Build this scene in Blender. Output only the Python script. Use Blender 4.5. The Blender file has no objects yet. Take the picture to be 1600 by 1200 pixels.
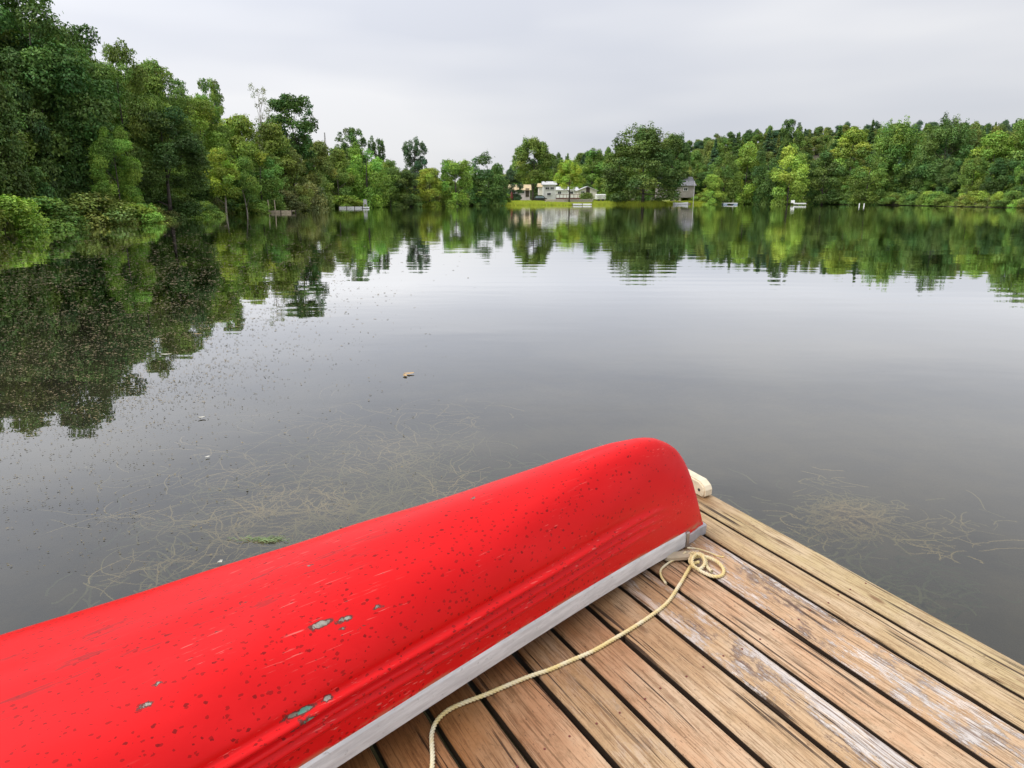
import bpy, bmesh, math, random
import numpy as np
from mathutils import Vector, Matrix
R = math.radians
SC = bpy.context.scene
COL = SC.collection
rng = np.random.default_rng(7)
random.seed(7)

# ------------------------------------------------------------------ camera, sky, sun
FPX, CX, CY = 1100.0, 800.0, 600.0      # focal length and centre in pixels of a 1600 px wide frame
CAMH = 1.6                              # eye above the water
PITCH = math.atan((CY - 308.0) / FPX)   # the level horizon lies at row 308
cam_d = bpy.data.cameras.new('camera'); cam = bpy.data.objects.new('camera', cam_d); COL.objects.link(cam)
cam_d.sensor_width = 36.0; cam_d.lens = 36.0 * FPX / 1600.0
cam_d.clip_start = 0.05; cam_d.clip_end = 4000
cam.location = (0, 0, CAMH); cam.rotation_euler = (R(90) - PITCH, 0, 0)
SC.camera = cam

SUN_EL, SUN_AZ = R(52), R(-122)          # azimuth from +Y towards +X
world = bpy.data.worlds.new('World'); SC.world = world; world.use_nodes = True
nt = world.node_tree; nt.nodes.clear()
def N(t, typ, **kw):
    n = t.nodes.new(typ)
    for k, v in kw.items(): setattr(n, k, v)
    return n
out = N(nt, 'ShaderNodeOutputWorld')
sky = N(nt, 'ShaderNodeTexSky'); sky.sky_type = 'NISHITA'; sky.sun_disc = False
sky.sun_elevation = SUN_EL; sky.sun_rotation = SUN_AZ
bg1 = N(nt, 'ShaderNodeBackground'); bg1.inputs[1].default_value = 0.10
nt.links.new(sky.outputs[0], bg1.inputs[0])
tc = N(nt, 'ShaderNodeTexCoord')
sep = N(nt, 'ShaderNodeSeparateXYZ'); nt.links.new(tc.outputs['Generated'], sep.inputs[0])
mp = N(nt, 'ShaderNodeMapping'); mp.inputs['Scale'].default_value = (1.1, 1.1, 5.5); mp.inputs['Location'].default_value = (0.35, 0.9, 0.4)
nt.links.new(tc.outputs['Generated'], mp.inputs[0])
cn = N(nt, 'ShaderNodeTexNoise'); cn.inputs['Scale'].default_value = 1.5; cn.inputs['Detail'].default_value = 3; cn.inputs['Roughness'].default_value = 0.42
nt.links.new(mp.outputs[0], cn.inputs[0])
cr = N(nt, 'ShaderNodeValToRGB')
cr.color_ramp.elements[0].position = 0.36; cr.color_ramp.elements[0].color = (0.65, 0.67, 0.735, 1)
cr.color_ramp.elements[1].position = 0.60; cr.color_ramp.elements[1].color = (0.84, 0.84, 0.86, 1)
nt.links.new(cn.outputs[0], cr.inputs[0])
# overcast sky: luminance climbs towards the zenith
el = N(nt, 'ShaderNodeMath', operation='MAXIMUM'); nt.links.new(sep.outputs[2], el.inputs[0]); el.inputs[1].default_value = 0.0
gm = N(nt, 'ShaderNodeMath', operation='MULTIPLY_ADD'); nt.links.new(el.outputs[0], gm.inputs[0]); gm.inputs[1].default_value = 0.95; gm.inputs[2].default_value = 0.96
bg2 = N(nt, 'ShaderNodeBackground'); nt.links.new(cr.outputs[0], bg2.inputs[0]); 
sl = N(nt, 'ShaderNodeMath', operation='MULTIPLY_ADD'); nt.links.new(sep.outputs[0], sl.inputs[0]); sl.inputs[1].default_value = -0.16; sl.inputs[2].default_value = 1.0   # cloud is thinner on the sun's side
gp = N(nt, 'ShaderNodeMath', operation='MULTIPLY'); nt.links.new(gm.outputs[0], gp.inputs[0]); nt.links.new(sl.outputs[0], gp.inputs[1]); 
e2 = N(nt, 'ShaderNodeMath', operation='MULTIPLY'); nt.links.new(el.outputs[0], e2.inputs[0]); nt.links.new(el.outputs[0], e2.inputs[1])
lx_ = N(nt, 'ShaderNodeMath', operation='MULTIPLY'); nt.links.new(sep.outputs[0], lx_.inputs[0]); lx_.inputs[1].default_value = -3.0
lm = N(nt, 'ShaderNodeMath', operation='MAXIMUM'); nt.links.new(lx_.outputs[0], lm.inputs[0]); lm.inputs[1].default_value = 0.0
lg = N(nt, 'ShaderNodeMath', operation='MULTIPLY_ADD'); nt.links.new(e2.outputs[0], lg.inputs[0]); nt.links.new(lm.outputs[0], lg.inputs[1]); nt.links.new(gp.outputs[0], lg.inputs[2])
nt.links.new(lg.outputs[0], bg2.inputs[1])
mx = N(nt, 'ShaderNodeMixShader'); mx.inputs[0].default_value = 0.92
nt.links.new(bg1.outputs[0], mx.inputs[1]); nt.links.new(bg2.outputs[0], mx.inputs[2]); nt.links.new(mx.outputs[0], out.inputs[0])

sun_d = bpy.data.lights.new('sun', 'SUN'); sun = bpy.data.objects.new('sun', sun_d); COL.objects.link(sun)
sun_d.energy = 1.5; sun_d.angle = R(14); sun_d.color = (1.0, 0.96, 0.89)
sdir = Vector((math.sin(SUN_AZ) * math.cos(SUN_EL), math.cos(SUN_AZ) * math.cos(SUN_EL), math.sin(SUN_EL)))
sun.rotation_euler = (-sdir).to_track_quat('-Z', 'Y').to_euler()
SC.view_settings.view_transform = 'Standard'; SC.view_settings.look = 'None'
SC.view_settings.exposure = 0.0; SC.view_settings.gamma = 1.0; SC.view_settings.use_curve_mapping = False

# ------------------------------------------------------------------ geometry of the view (for measuring real positions)
CP, SP = math.cos(PITCH), math.sin(PITCH)
def on_plane(px, py, z=0.0):
    """point of the level plane z that the photograph shows at px,py"""
    dx, up = (px - CX) / FPX, (CY - py) / FPX
    d = Vector((dx, CP + up * SP, -SP + up * CP))
    t = (z - CAMH) / d.z
    return Vector((d.x * t, d.y * t, z))
def x_at(px, Y, z=0.0): return (px - CX) / FPX * (Y * CP + (CAMH - z) * SP)
def z_at(py, Y):
    k = (CY - py) / FPX
    return CAMH + Y * (k * CP - SP) / (CP + k * SP)

# ------------------------------------------------------------------ helpers
def tag(o, label=None, cat=None, group=None, kind=None):
    if label: o['label'] = label
    if cat: o['category'] = cat
    if group: o['group'] = group
    if kind: o['kind'] = kind
    return o
def empty(name, loc=(0, 0, 0), rz=0):
    o = bpy.data.objects.new(name, None); COL.objects.link(o)
    o.empty_display_size = 0.3; o.location = loc; o.rotation_euler = (0, 0, rz); return o
def link(name, me, mat=None, parent=None):
    o = bpy.data.objects.new(name, me); COL.objects.link(o)
    if mat is not None and not me.materials: me.materials.append(mat)
    if parent is not None: o.parent = parent
    return o
def np_mesh(name, V, F, smooth=False):
    me = bpy.data.meshes.new(name)
    V = np.asarray(V, np.float32).reshape(-1, 3); F = np.asarray(F, np.int32); k = F.shape[1]
    me.vertices.add(len(V)); me.vertices.foreach_set('co', V.ravel())
    me.loops.add(F.size); me.loops.foreach_set('vertex_index', F.ravel())
    me.polygons.add(len(F)); me.polygons.foreach_set('loop_start', np.arange(0, F.size, k, dtype=np.int32))
    if smooth: me.polygons.foreach_set('use_smooth', np.ones(len(F), bool))
    me.update(calc_edges=True); me.validate(); return me
class MB:
    def __init__(s): s.bm = bmesh.new()
    def box(s, c, size, rot=None, bevel=0.0):
        m = Matrix.Translation(c) @ (rot.to_4x4() if rot else Matrix()) @ Matrix.Diagonal((*size, 1))
        b = bmesh.ops.create_cube(s.bm, size=1, matrix=m)
        if bevel:
            es = list({e for v in b['verts'] for e in v.link_edges})
            bmesh.ops.bevel(s.bm, geom=es, offset=bevel, segments=1, affect='EDGES')
        return s
    def tube(s, pts, rad, seg=8):
        pts = [Vector(p) for p in pts]; n = len(pts)
        rads = rad if isinstance(rad, (list, tuple)) else [rad] * n
        rings = []
        ref = Vector((0.3, 0.2, 1)).normalized()
        for i, p in enumerate(pts):
            t = (pts[min(i + 1, n - 1)] - pts[max(i - 1, 0)]).normalized()
            a = t.cross(ref)
            if a.length < 1e-3: a = t.cross(Vector((1, 0, 0)))
            a.normalize(); b = t.cross(a)
            rings.append([s.bm.verts.new(p + (a * math.cos(2 * math.pi * k / seg) + b * math.sin(2 * math.pi * k / seg)) * rads[i]) for k in range(seg)])
        for i in range(n - 1):
            for k in range(seg):
                s.bm.faces.new((rings[i][k], rings[i][(k + 1) % seg], rings[i + 1][(k + 1) % seg], rings[i + 1][k]))
        s.bm.faces.new(rings[0][::-1]); s.bm.faces.new(rings[-1]); return s
    def prism(s, poly, axis_vec):
        a = [s.bm.verts.new(p) for p in poly]; b = [s.bm.verts.new(Vector(p) + Vector(axis_vec)) for p in poly]
        n = len(poly); s.bm.faces.new(a[::-1]); s.bm.faces.new(b)
        for i in range(n): s.bm.faces.new((a[i], a[(i + 1) % n], b[(i + 1) % n], b[i]))
        return s
    def build(s, name, mat, parent=None, smooth=False):
        bmesh.ops.recalc_face_normals(s.bm, faces=s.bm.faces)
        me = bpy.data.meshes.new(name); s.bm.to_mesh(me); s.bm.free()
        if smooth:
            for p in me.polygons: p.use_smooth = True
        return link(name, me, mat, parent)

def new_mat(name):
    m = bpy.data.materials.new(name); m.use_nodes = True; t = m.node_tree; t.nodes.clear()
    o = N(t, 'ShaderNodeOutputMaterial'); return m, t, o
def mixc(t, f, a, b, mode='MIX'):
    n = N(t, 'ShaderNodeMix', data_type='RGBA', blend_type=mode); 
    for sock, v in ((n.inputs[0], f), (n.inputs[6], a), (n.inputs[7], b)):
        if hasattr(v, 'links'): t.links.new(v, sock)
        elif isinstance(v, tuple): sock.default_value = (*v, 1) if len(v) == 3 else v
        else: sock.default_value = v
    return n.outputs[2]
def mth(t, op, a, b=None, c=None, clamp=False):
    n = N(t, 'ShaderNodeMath', operation=op, use_clamp=clamp)
    for i, v in enumerate((a, b, c)):
        if v is None: continue
        if hasattr(v, 'links'): t.links.new(v, n.inputs[i])
        else: n.inputs[i].default_value = v
    return n.outputs[0]
def sstep(t, v, lo, hi):
    n = N(t, 'ShaderNodeMapRange', interpolation_type='SMOOTHSTEP'); t.links.new(v, n.inputs[0])
    n.inputs[1].default_value = lo; n.inputs[2].default_value = hi; return n.outputs[0]
def mapping(t, src, scale=(1, 1, 1), loc=(0, 0, 0)):
    n = N(t, 'ShaderNodeMapping'); n.inputs['Scale'].default_value = scale; n.inputs['Location'].default_value = loc
    t.links.new(src, n.inputs[0]); return n.outputs[0]
def noise(t, vec, scale, detail=4, rough=0.5, dist=0.0):
    n = N(t, 'ShaderNodeTexNoise'); n.inputs['Scale'].default_value = scale; n.inputs['Detail'].default_value = detail
    n.inputs['Roughness'].default_value = rough; n.inputs['Distortion'].default_value = dist
    if vec is not None: t.links.new(vec, n.inputs[0])
    return n.outputs[0]
def bump(t, h, strength, dist):
    n = N(t, 'ShaderNodeBump'); n.inputs['Strength'].default_value = strength; n.inputs['Distance'].default_value = dist
    t.links.new(h, n.inputs['Height']); return n.outputs[0]
def simple(name, col, rough=0.7, var=0.25, scale=3.0, metal=0.0, bmp=0.0):
    m, t, o = new_mat(name); b = N(t, 'ShaderNodeBsdfPrincipled'); t.links.new(b.outputs[0], o.inputs[0])
    tcn = N(t, 'ShaderNodeTexCoord'); n = noise(t, tcn.outputs['Object'], scale, 6, 0.6)
    c = mixc(t, sstep(t, n, 0.3, 0.7), tuple(x * (1 - var) for x in col), tuple(min(1, x * (1 + var * 0.6)) for x in col))
    t.links.new(c, b.inputs['Base Color']); b.inputs['Roughness'].default_value = rough; b.inputs['Metallic'].default_value = metal
    if bmp: t.links.new(bump(t, n, 1, bmp), b.inputs['Normal'])
    return m

# ------------------------------------------------------------------ materials
M = {}
M['white_paint'] = simple('white_paint', (0.86, 0.86, 0.84), 0.6, 0.12, 2)
M['cream_board'] = simple('cream_board', (0.68, 0.60, 0.44), 0.75, 0.25, 14, bmp=0.002)
M['lilac_wall'] = simple('lilac_wall', (0.78, 0.68, 0.70), 0.7, 0.12, 1)
M['beige_wall'] = simple('beige_wall', (0.76, 0.72, 0.64), 0.7, 0.12, 1)
M['grey_wall'] = simple('grey_wall', (0.33, 0.30, 0.28), 0.8, 0.15, 1)
M['tan_roof'] = simple('tan_roof', (0.56, 0.44, 0.26), 0.85, 0.25, 2)
M['grey_roof'] = simple('grey_roof', (0.22, 0.22, 0.24), 0.85, 0.25, 2)
M['pale_roof'] = simple('pale_roof', (0.58, 0.58, 0.58), 0.7, 0.15, 2)
M['glass_dark'] = simple('glass_dark', (0.03, 0.035, 0.04), 0.15, 0.2, 2)
M['red_brown'] = simple('red_brown', (0.17, 0.045, 0.035), 0.8, 0.3, 3)
M['dark_wood'] = simple('dark_wood', (0.07, 0.055, 0.04), 0.85, 0.4, 8, bmp=0.003)
M['pale_wood'] = simple('pale_wood', (0.50, 0.42, 0.30), 0.8, 0.25, 6)
M['stone'] = simple('stone', (0.50, 0.45, 0.37), 0.9, 0.35, 2.5, bmp=0.05)
M['sand'] = simple('sand', (0.55, 0.44, 0.27), 0.95, 0.3, 1.5)
M['teal_tarp'] = simple('teal_tarp', (0.05, 0.26, 0.30), 0.6, 0.2, 2)
M['dark_metal'] = simple('dark_metal', (0.05, 0.05, 0.055), 0.4, 0.2, 2)
M['pale_blue'] = simple('pale_blue', (0.45, 0.58, 0.70), 0.5, 0.12, 2)
M['grey_plastic'] = simple('grey_plastic', (0.42, 0.42, 0.44), 0.45, 0.2, 20, bmp=0.0008)
M['steel'] = simple('steel', (0.45, 0.44, 0.42), 0.35, 0.2, 40, metal=0.9)
M['fibre'] = simple('fibre', (0.5, 0.5, 0.48), 0.6, 0.2, 9)
M['grass_blade'] = simple('grass_blade', (0.12, 0.17, 0.03), 0.7, 0.5, 0.6)
M['bark'] = simple('bark', (0.10, 0.085, 0.07), 0.9, 0.5, 2.5, bmp=0.03)
M['pale_bark'] = simple('pale_bark', (0.34, 0.30, 0.25), 0.9, 0.3, 2.5, bmp=0.02)
M['leaf_tan'] = simple('leaf_tan', (0.55, 0.36, 0.16), 0.7, 0.35, 20)
M['leaf_pale'] = simple('leaf_pale', (0.62, 0.60, 0.52), 0.7, 0.2, 20)
M['weed_green'] = simple('weed_green', (0.22, 0.30, 0.13), 0.7, 0.35, 9)

# foliage: one shader, the tree's own hue comes from the object's colour
m, t, o = new_mat('foliage'); M['foliage'] = m
oi = N(t, 'ShaderNodeObjectInfo'); at = N(t, 'ShaderNodeAttribute', attribute_name='tint')
hs = N(t, 'ShaderNodeSeparateColor'); t.links.new(at.outputs['Color'], hs.inputs[0])
c = mixc(t, 1.0, oi.outputs['Color'], at.outputs['Color'], 'MULTIPLY')
hv = N(t, 'ShaderNodeHueSaturation'); t.links.new(c, hv.inputs['Color'])
t.links.new(mth(t, 'MULTIPLY_ADD', oi.outputs['Random'], 0.025, 0.487), hv.inputs['Hue'])
t.links.new(mth(t, 'MULTIPLY_ADD', oi.outputs['Random'], 0.3, 3.3), hv.inputs['Value'])
d = N(t, 'ShaderNodeBsdfDiffuse'); tr = N(t, 'ShaderNodeBsdfTranslucent'); gl = N(t, 'ShaderNodeBsdfGlossy'); gl.inputs['Roughness'].default_value = 0.45
t.links.new(hv.outputs[0], d.inputs[0])
t.links.new(mixc(t, 1.0, hv.outputs[0], (1.0, 1.0, 0.45), 'MULTIPLY'), tr.inputs[0])
m1 = N(t, 'ShaderNodeMixShader'); m1.inputs[0].default_value = 0.16; t.links.new(d.outputs[0], m1.inputs[1]); t.links.new(tr.outputs[0], m1.inputs[2])
m2 = N(t, 'ShaderNodeMixShader'); m2.inputs[0].default_value = 0.025; t.links.new(m1.outputs[0], m2.inputs[1]); t.links.new(gl.outputs[0], m2.inputs[2])
t.links.new(m2.outputs[0], o.inputs[0])

# ground
m, t, o = new_mat('ground'); M['ground'] = m
b = N(t, 'ShaderNodeBsdfPrincipled'); t.links.new(b.outputs[0], o.inputs[0]); b.inputs['Roughness'].default_value = 0.95
g = N(t, 'ShaderNodeNewGeometry'); n1 = noise(t, g.outputs['Position'], 0.12, 6, 0.6); n2 = noise(t, g.outputs['Position'], 1.7, 6, 0.65)
lawn = mixc(t, sstep(t, n2, 0.3, 0.7), (0.10, 0.15, 0.025), (0.27, 0.30, 0.05))
wood = mixc(t, sstep(t, n2, 0.35, 0.7), (0.035, 0.032, 0.018), (0.09, 0.075, 0.04))
at = N(t, 'ShaderNodeAttribute', attribute_name='lawn')
c = mixc(t, at.outputs['Fac'], wood, lawn)
t.links.new(c, b.inputs['Base Color']); t.links.new(bump(t, n2, 0.6, 0.15), b.inputs['Normal'])

# water
m, t, o = new_mat('water'); M['water'] = m
g = N(t, 'ShaderNodeNewGeometry'); pos = g.outputs['Position']
na = noise(t, mapping(t, pos, (0.35, 1.0, 1.0)), 2.2, 3, 0.5, 0.3)
nb = noise(t, mapping(t, pos, (0.5, 1.0, 1.0)), 0.45, 3, 0.5, 0.4)
sp_ = N(t, 'ShaderNodeSeparateXYZ'); t.links.new(pos, sp_.inputs[0])
# the breeze ruffles a band of water some 10 to 20 m out
band = mth(t, 'MULTIPLY', sstep(t, sp_.outputs[1], 8, 12), mth(t, 'SUBTRACT', 1.0, sstep(t, sp_.outputs[1], 15, 24)))
patch = sstep(t, noise(t, mapping(t, pos, (0.06, 0.10, 1)), 1.0, 2), 0.45, 0.6)
wv = N(t, 'ShaderNodeTexWave', wave_type='BANDS', bands_direction='Y'); wv.inputs['Scale'].default_value = 0.42; wv.inputs['Distortion'].default_value = 9.0
wv.inputs['Detail'].default_value = 2; wv.inputs['Detail Scale'].default_value = 0.5
t.links.new(mapping(t, pos, (0.12, 1, 1)), wv.inputs[0])
far = sstep(t, sp_.outputs[1], 4, 60)
h = mth(t, 'ADD', mth(t, 'MULTIPLY', na, mth(t, 'MULTIPLY_ADD', far, 0.0024, 0.0010)), mth(t, 'MULTIPLY', nb, 0.006))
h = mth(t, 'ADD', h, mth(t, 'MULTIPLY', wv.outputs['Fac'], mth(t, 'MULTIPLY', mth(t, 'MULTIPLY', band, patch), 0.0010)))
bn = bump(t, h, 1.0, 1.0)
fr = N(t, 'ShaderNodeFresnel'); fr.inputs[0].default_value = 1.333; t.links.new(bn, fr.inputs['Normal'])
glo = N(t, 'ShaderNodeBsdfGlossy'); glo.inputs['Roughness'].default_value = 0.012; t.links.new(bn, glo.inputs['Normal']); glo.inputs[0].default_value = (1, 1, 1, 1)
mud = N(t, 'ShaderNodeBsdfDiffuse')
t.links.new(mixc(t, noise(t, pos, 0.35, 3), (0.024, 0.025, 0.022), (0.036, 0.036, 0.030)), mud.inputs[0])
trn = N(t, 'ShaderNodeBsdfTransparent'); trn.inputs[0].default_value = (0.80, 0.80, 0.70, 1)
ms = N(t, 'ShaderNodeMixShader'); ms.inputs[0].default_value = 0.76; t.links.new(mud.outputs[0], ms.inputs[1]); t.links.new(trn.outputs[0], ms.inputs[2])
ms2 = N(t, 'ShaderNodeMixShader'); t.links.new(mth(t, 'MULTIPLY', mth(t, 'POWER', fr.outputs[0], 1.12), 2.25, clamp=True), ms2.inputs[0]); t.links.new(ms.outputs[0], ms2.inputs[1]); t.links.new(glo.outputs[0], ms2.inputs[2])
t.links.new(ms2.outputs[0], o.inputs[0])

# pond weed strands and floating bits
def weedmat(name, c1, c2, sc):
    m, t, o = new_mat(name); b = N(t, 'ShaderNodeBsdfPrincipled'); b.inputs['Roughness'].default_value = 0.8
    g = N(t, 'ShaderNodeNewGeometry'); n = noise(t, g.outputs['Position'], sc, 3)
    t.links.new(mixc(t, sstep(t, n, 0.35, 0.65), c1, c2), b.inputs['Base Color']); t.links.new(b.outputs[0], o.inputs[0]); return m
M['weed'] = weedmat('weed', (0.24, 0.22, 0.09), (0.55, 0.42, 0.20), 1.8)
M['weed_dark'] = weedmat('weed_dark', (0.07, 0.09, 0.04), (0.20, 0.19, 0.09), 1.1)
M['scum'] = weedmat('scum', (0.06, 0.055, 0.018), (0.26, 0.20, 0.10), 5.0)

# ------------------------------------------------------------------ lake shore and terrain
shore_px = [(-420, 420), (-250, 388), (0, 362), (120, 352), (190, 346), (250, 340), (300, 337), (350, 334), (400, 331.5), (462, 330), (482, 326.5),
            (530, 324.6), (600, 322.6), (700, 321.4), (785, 321), (850, 320.6), (900, 320.8), (960, 319.6), (1035, 319.6), (1130, 318.6), (1250, 318.8),
            (1330, 320), (1410, 321), (1600, 325), (1850, 334), (2300, 352)]
SH = [on_plane(*p).to_2d() for p in shore_px] + [Vector((110, -10)), Vector((90, -45)), Vector((-10, -55)), Vector((-35, -30))]
SH = np.array([(v.x, v.y) for v in SH])
def shore_dist(P):
    """signed distance to the shoreline, positive on land"""
    P = np.asarray(P, float); A = SH; B = np.roll(SH, -1, 0)
    best = np.full(len(P), 1e9); ins = np.zeros(len(P), bool)
    for a, b in zip(A, B):
        ab = b - a; w = np.clip(((P - a) @ ab) / (ab @ ab), 0, 1)
        best = np.minimum(best, np.hypot(*(P - (a + w[:, None] * ab)).T))
        c = ((a[1] > P[:, 1]) != (b[1] > P[:, 1]))
        xi = (b[0] - a[0]) * (P[:, 1] - a[1]) / (b[1] - a[1] + 1e-12) + a[0]
        ins ^= c & (P[:, 0] < xi)
    return np.where(ins, -best, best)
def ss(x, a, b):
    x = np.clip((x - a) / (b - a), 0, 1); return x * x * (3 - 2 * x)
def height(P):
    P = np.asarray(P, float).reshape(-1, 2); d = shore_dist(P); X, Y = P.T
    az = X / np.maximum(Y, 5)
    left = 1 - ss(X, -45, -8); right = ss(az, 0.20, 0.36)
    land = 0.30 * ss(d, -0.3, 1.2) + 0.012 * np.clip(d, 0, 100)
    land += left * np.minimum(0.16 * np.clip(d - 2, 0, None), 9)
    land += right * np.minimum(0.10 * np.clip(d - 4, 0, None), 10)
    ridge = ss(Y, 225, 330) * (3 + 13 * ss(az, 0.0, 0.30)) * ss(az, -0.15, 0.05)
    land += ridge * (1 - right * 0.3)
    land += 0.25 * np.sin(X * 0.21 + 1) * np.sin(Y * 0.17) * ss(d, 2, 8)
    bed = -0.15 - 1.1 * ss(-d, 0, 9)
    return np.where(d > -0.3, land, bed)
def gz(x, y): return float(height([(x, y)])[0])

xs = np.concatenate([np.linspace(-900, -150, 26)[:-1], np.linspace(-150, 190, 171), np.linspace(190, 900, 26)[1:]])
ys = np.concatenate([np.linspace(-500, -60, 12)[:-1], np.linspace(-60, 210, 180), np.linspace(210, 400, 40)[1:], np.linspace(400, 1500, 20)[1:]])
GX, GY = np.meshgrid(xs, ys); P = np.stack([GX.ravel(), GY.ravel()], 1); Z = height(P)
nx, ny = len(xs), len(ys); idx = np.arange(nx * ny).reshape(ny, nx)
F = np.stack([idx[:-1, :-1], idx[:-1, 1:], idx[1:, 1:], idx[1:, :-1]], -1).reshape(-1, 4)
me = np_mesh('terrain', np.column_stack([P, Z]), F, True)
# where people mow: the lawns of the far shore and the little clearing on the left
dd = shore_dist(P)
azp = P[:, 0] / np.maximum(P[:, 1], 5)
lw = ss(azp, -0.03, 0.0) * (1 - ss(azp, 0.30, 0.34)) * (1 - ss(dd, 30, 45)) * (P[:, 1] > 60)
lw = np.maximum(lw, ss(azp, -0.30, -0.285) * (1 - ss(azp, -0.245, -0.23)) * (1 - ss(dd, 5, 9)) * (P[:, 1] > 60))
lw = np.maximum(lw, 0.35 * (1 - ss(dd, 1.0, 3.0)))
a_ = me.attributes.new('lawn', 'FLOAT', 'POINT'); a_.data.foreach_set('value', (lw * (dd > -0.2)).astype(np.float32))
tag(link('terrain', me, M['ground']), 'wooded ground and grassy banks round the lake', kind='structure')
me = np_mesh('lake_water', [(-260, -120, 0), (420, -120, 0), (420, 330, 0), (-260, 330, 0)], [[0, 1, 2, 3]])
# cut the sheet to the lake with a margin that runs under the banks
ctr = SH.mean(0); ring = []
for p in SH:
    v = p - ctr; ring.append(tuple(ctr + v * (1 + 4.0 / np.hypot(*v))))
bm = bmesh.new(); vs = [bm.verts.new((x, y, 0)) for x, y in ring]; bm.faces.new(vs); bmesh.ops.triangulate(bm, faces=bm.faces[:])
bmesh.ops.recalc_face_normals(bm, faces=bm.faces)
for f in bm.faces:
    if f.normal.z < 0: f.normal_flip()
me = bpy.data.meshes.new('lake_water'); bm.to_mesh(me); bm.free()
tag(link('lake_water', me, M['water']), 'still grey lake reflecting trees and overcast sky', kind='structure')

# ------------------------------------------------------------------ trees
def leaf_quads(C, Nrm, L, W, rg):
    n = len(C); up = rg.normal(size=(n, 3)); a = np.cross(Nrm, up); a /= np.linalg.norm(a, axis=1)[:, None] + 1e-9
    b = np.cross(Nrm, a); a = a * L[:, None]; b = b * W[:, None]
    V = np.stack([C - a, C + b * 0.9 - a * 0.1, C + a, C - b * 0.9 - a * 0.1], 1).reshape(-1, 3)
    F = np.arange(4 * n).reshape(n, 4); return V, F
def crown_mesh(name, seed, H=15, W=11, base=0.12, lobes=34, leaves=18000, leaf=0.16, lobe_r=0.17, prof='oval', flat=0.75, spiky=0, inner=0.55):
    rg = np.random.default_rng(seed)
    cs, rs = [], []
    for i in range(lobes):
        tz = rg.random() if prof != 'cone' else rg.random() ** 1.3
        if prof == 'cone': tz = (i + 0.5) / lobes
        if prof == 'oval': pr = math.sin(math.pi * (0.10 + 0.82 * tz)) ** 0.55
        elif prof == 'dome': pr = (1 - tz ** 2.6) ** 0.5 * (0.78 + 0.22 * min(1, tz * 4))
        elif prof == 'vase': pr = 0.35 + 0.65 * math.sin(math.pi * min(1, (0.15 + tz * 0.72))) ** 0.8 * (0.6 + 0.4 * tz)
        elif prof == 'column': pr = 0.75 + 0.25 * math.sin(math.pi * tz)
        else: pr = max(0.05, 1 - tz)
        a = rg.random() * 6.283; rr = W / 2 * pr * (inner + (0.92 - inner) * rg.random() ** 0.6)
        k = lobe_r * W * rg.uniform(0.7, 1.25) * (1 if prof != 'cone' else (0.22 + 0.75 * (1 - tz)))
        z = H * (base + (1 - base) * tz * 0.93)
        z = min(z, H - k * flat * 0.9)
        cs.append((math.cos(a) * max(0, rr - k * 0.5), math.sin(a) * max(0, rr - k * 0.5), z)); rs.append(k)
    for i in range(spiky):
        a = rg.random() * 6.283; q = rg.random() ** 0.5 * 0.36 * W
        cs.append((math.cos(a) * q, math.sin(a) * q, H * (1.0 - 0.22 * (q / (0.36 * W)) ** 2 - rg.random() * 0.04))); rs.append(0.055 * W * rg.uniform(0.7, 1.2))
    cs, rs = np.array(cs), np.array(rs)
    wgt = rs ** 2; k = rg.choice(len(cs), leaves, p=wgt / wgt.sum())
    dv = rg.normal(size=(leaves, 3)); dv[:, 2] = dv[:, 2] + 0.35; dv /= np.linalg.norm(dv, axis=1)[:, None]
    # ragged lobes: radius varies with direction
    ph = rg.random((len(cs), 3)) * 6.28
    rag = 1 + 0.22 * np.sin(dv[:, 0] * 5 + ph[k, 0]) * np.sin(dv[:, 1] * 5 + ph[k, 1]) + 0.16 * np.sin(dv[:, 2] * 9 + ph[k, 2])
    rad = rs[k] * rag * (1 - 0.45 * rg.random(leaves) ** 2.2)
    rad *= np.where(rg.random(leaves) < 0.06, rg.uniform(1.05, 1.35, leaves), 1)
    fl = np.ones((len(cs), 3)); fl[:, 2] = flat
    if spiky: fl[lobes:, 2] = 2.2
    C = cs[k] + dv * rad[:, None] * fl[k]
    C[:, 2] = np.maximum(C[:, 2], 0.15)
    nr = dv * 0.8 + np.array([0, 0, 0.5]) + rg.normal(size=(leaves, 3)) * 0.55; nr /= np.linalg.norm(nr, axis=1)[:, None]
    L = leaf * rg.uniform(0.65, 1.35, leaves)
    V, F = leaf_quads(C, nr, L, L * 0.62, rg)
    me = np_mesh(name, V, F)
    lob = rg.uniform(0.60, 1.35, len(cs))[k] * rg.uniform(0.6, 1.4, leaves); yel = np.clip(rg.normal(0, 0.10, len(cs))[k] + rg.normal(0, 0.08, leaves), -0.3, 0.4)
    tint = np.stack([lob * (1 + yel), lob, lob * (1 - yel * 0.6), np.ones(leaves)], 1).repeat(4, 0).clip(0, 2)
    a_ = me.color_attributes.new('tint', 'FLOAT_COLOR', 'POINT'); a_.data.foreach_set('color', tint.astype(np.float32).ravel())
    me.materials.append(M['foliage']); return me, cs
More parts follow.
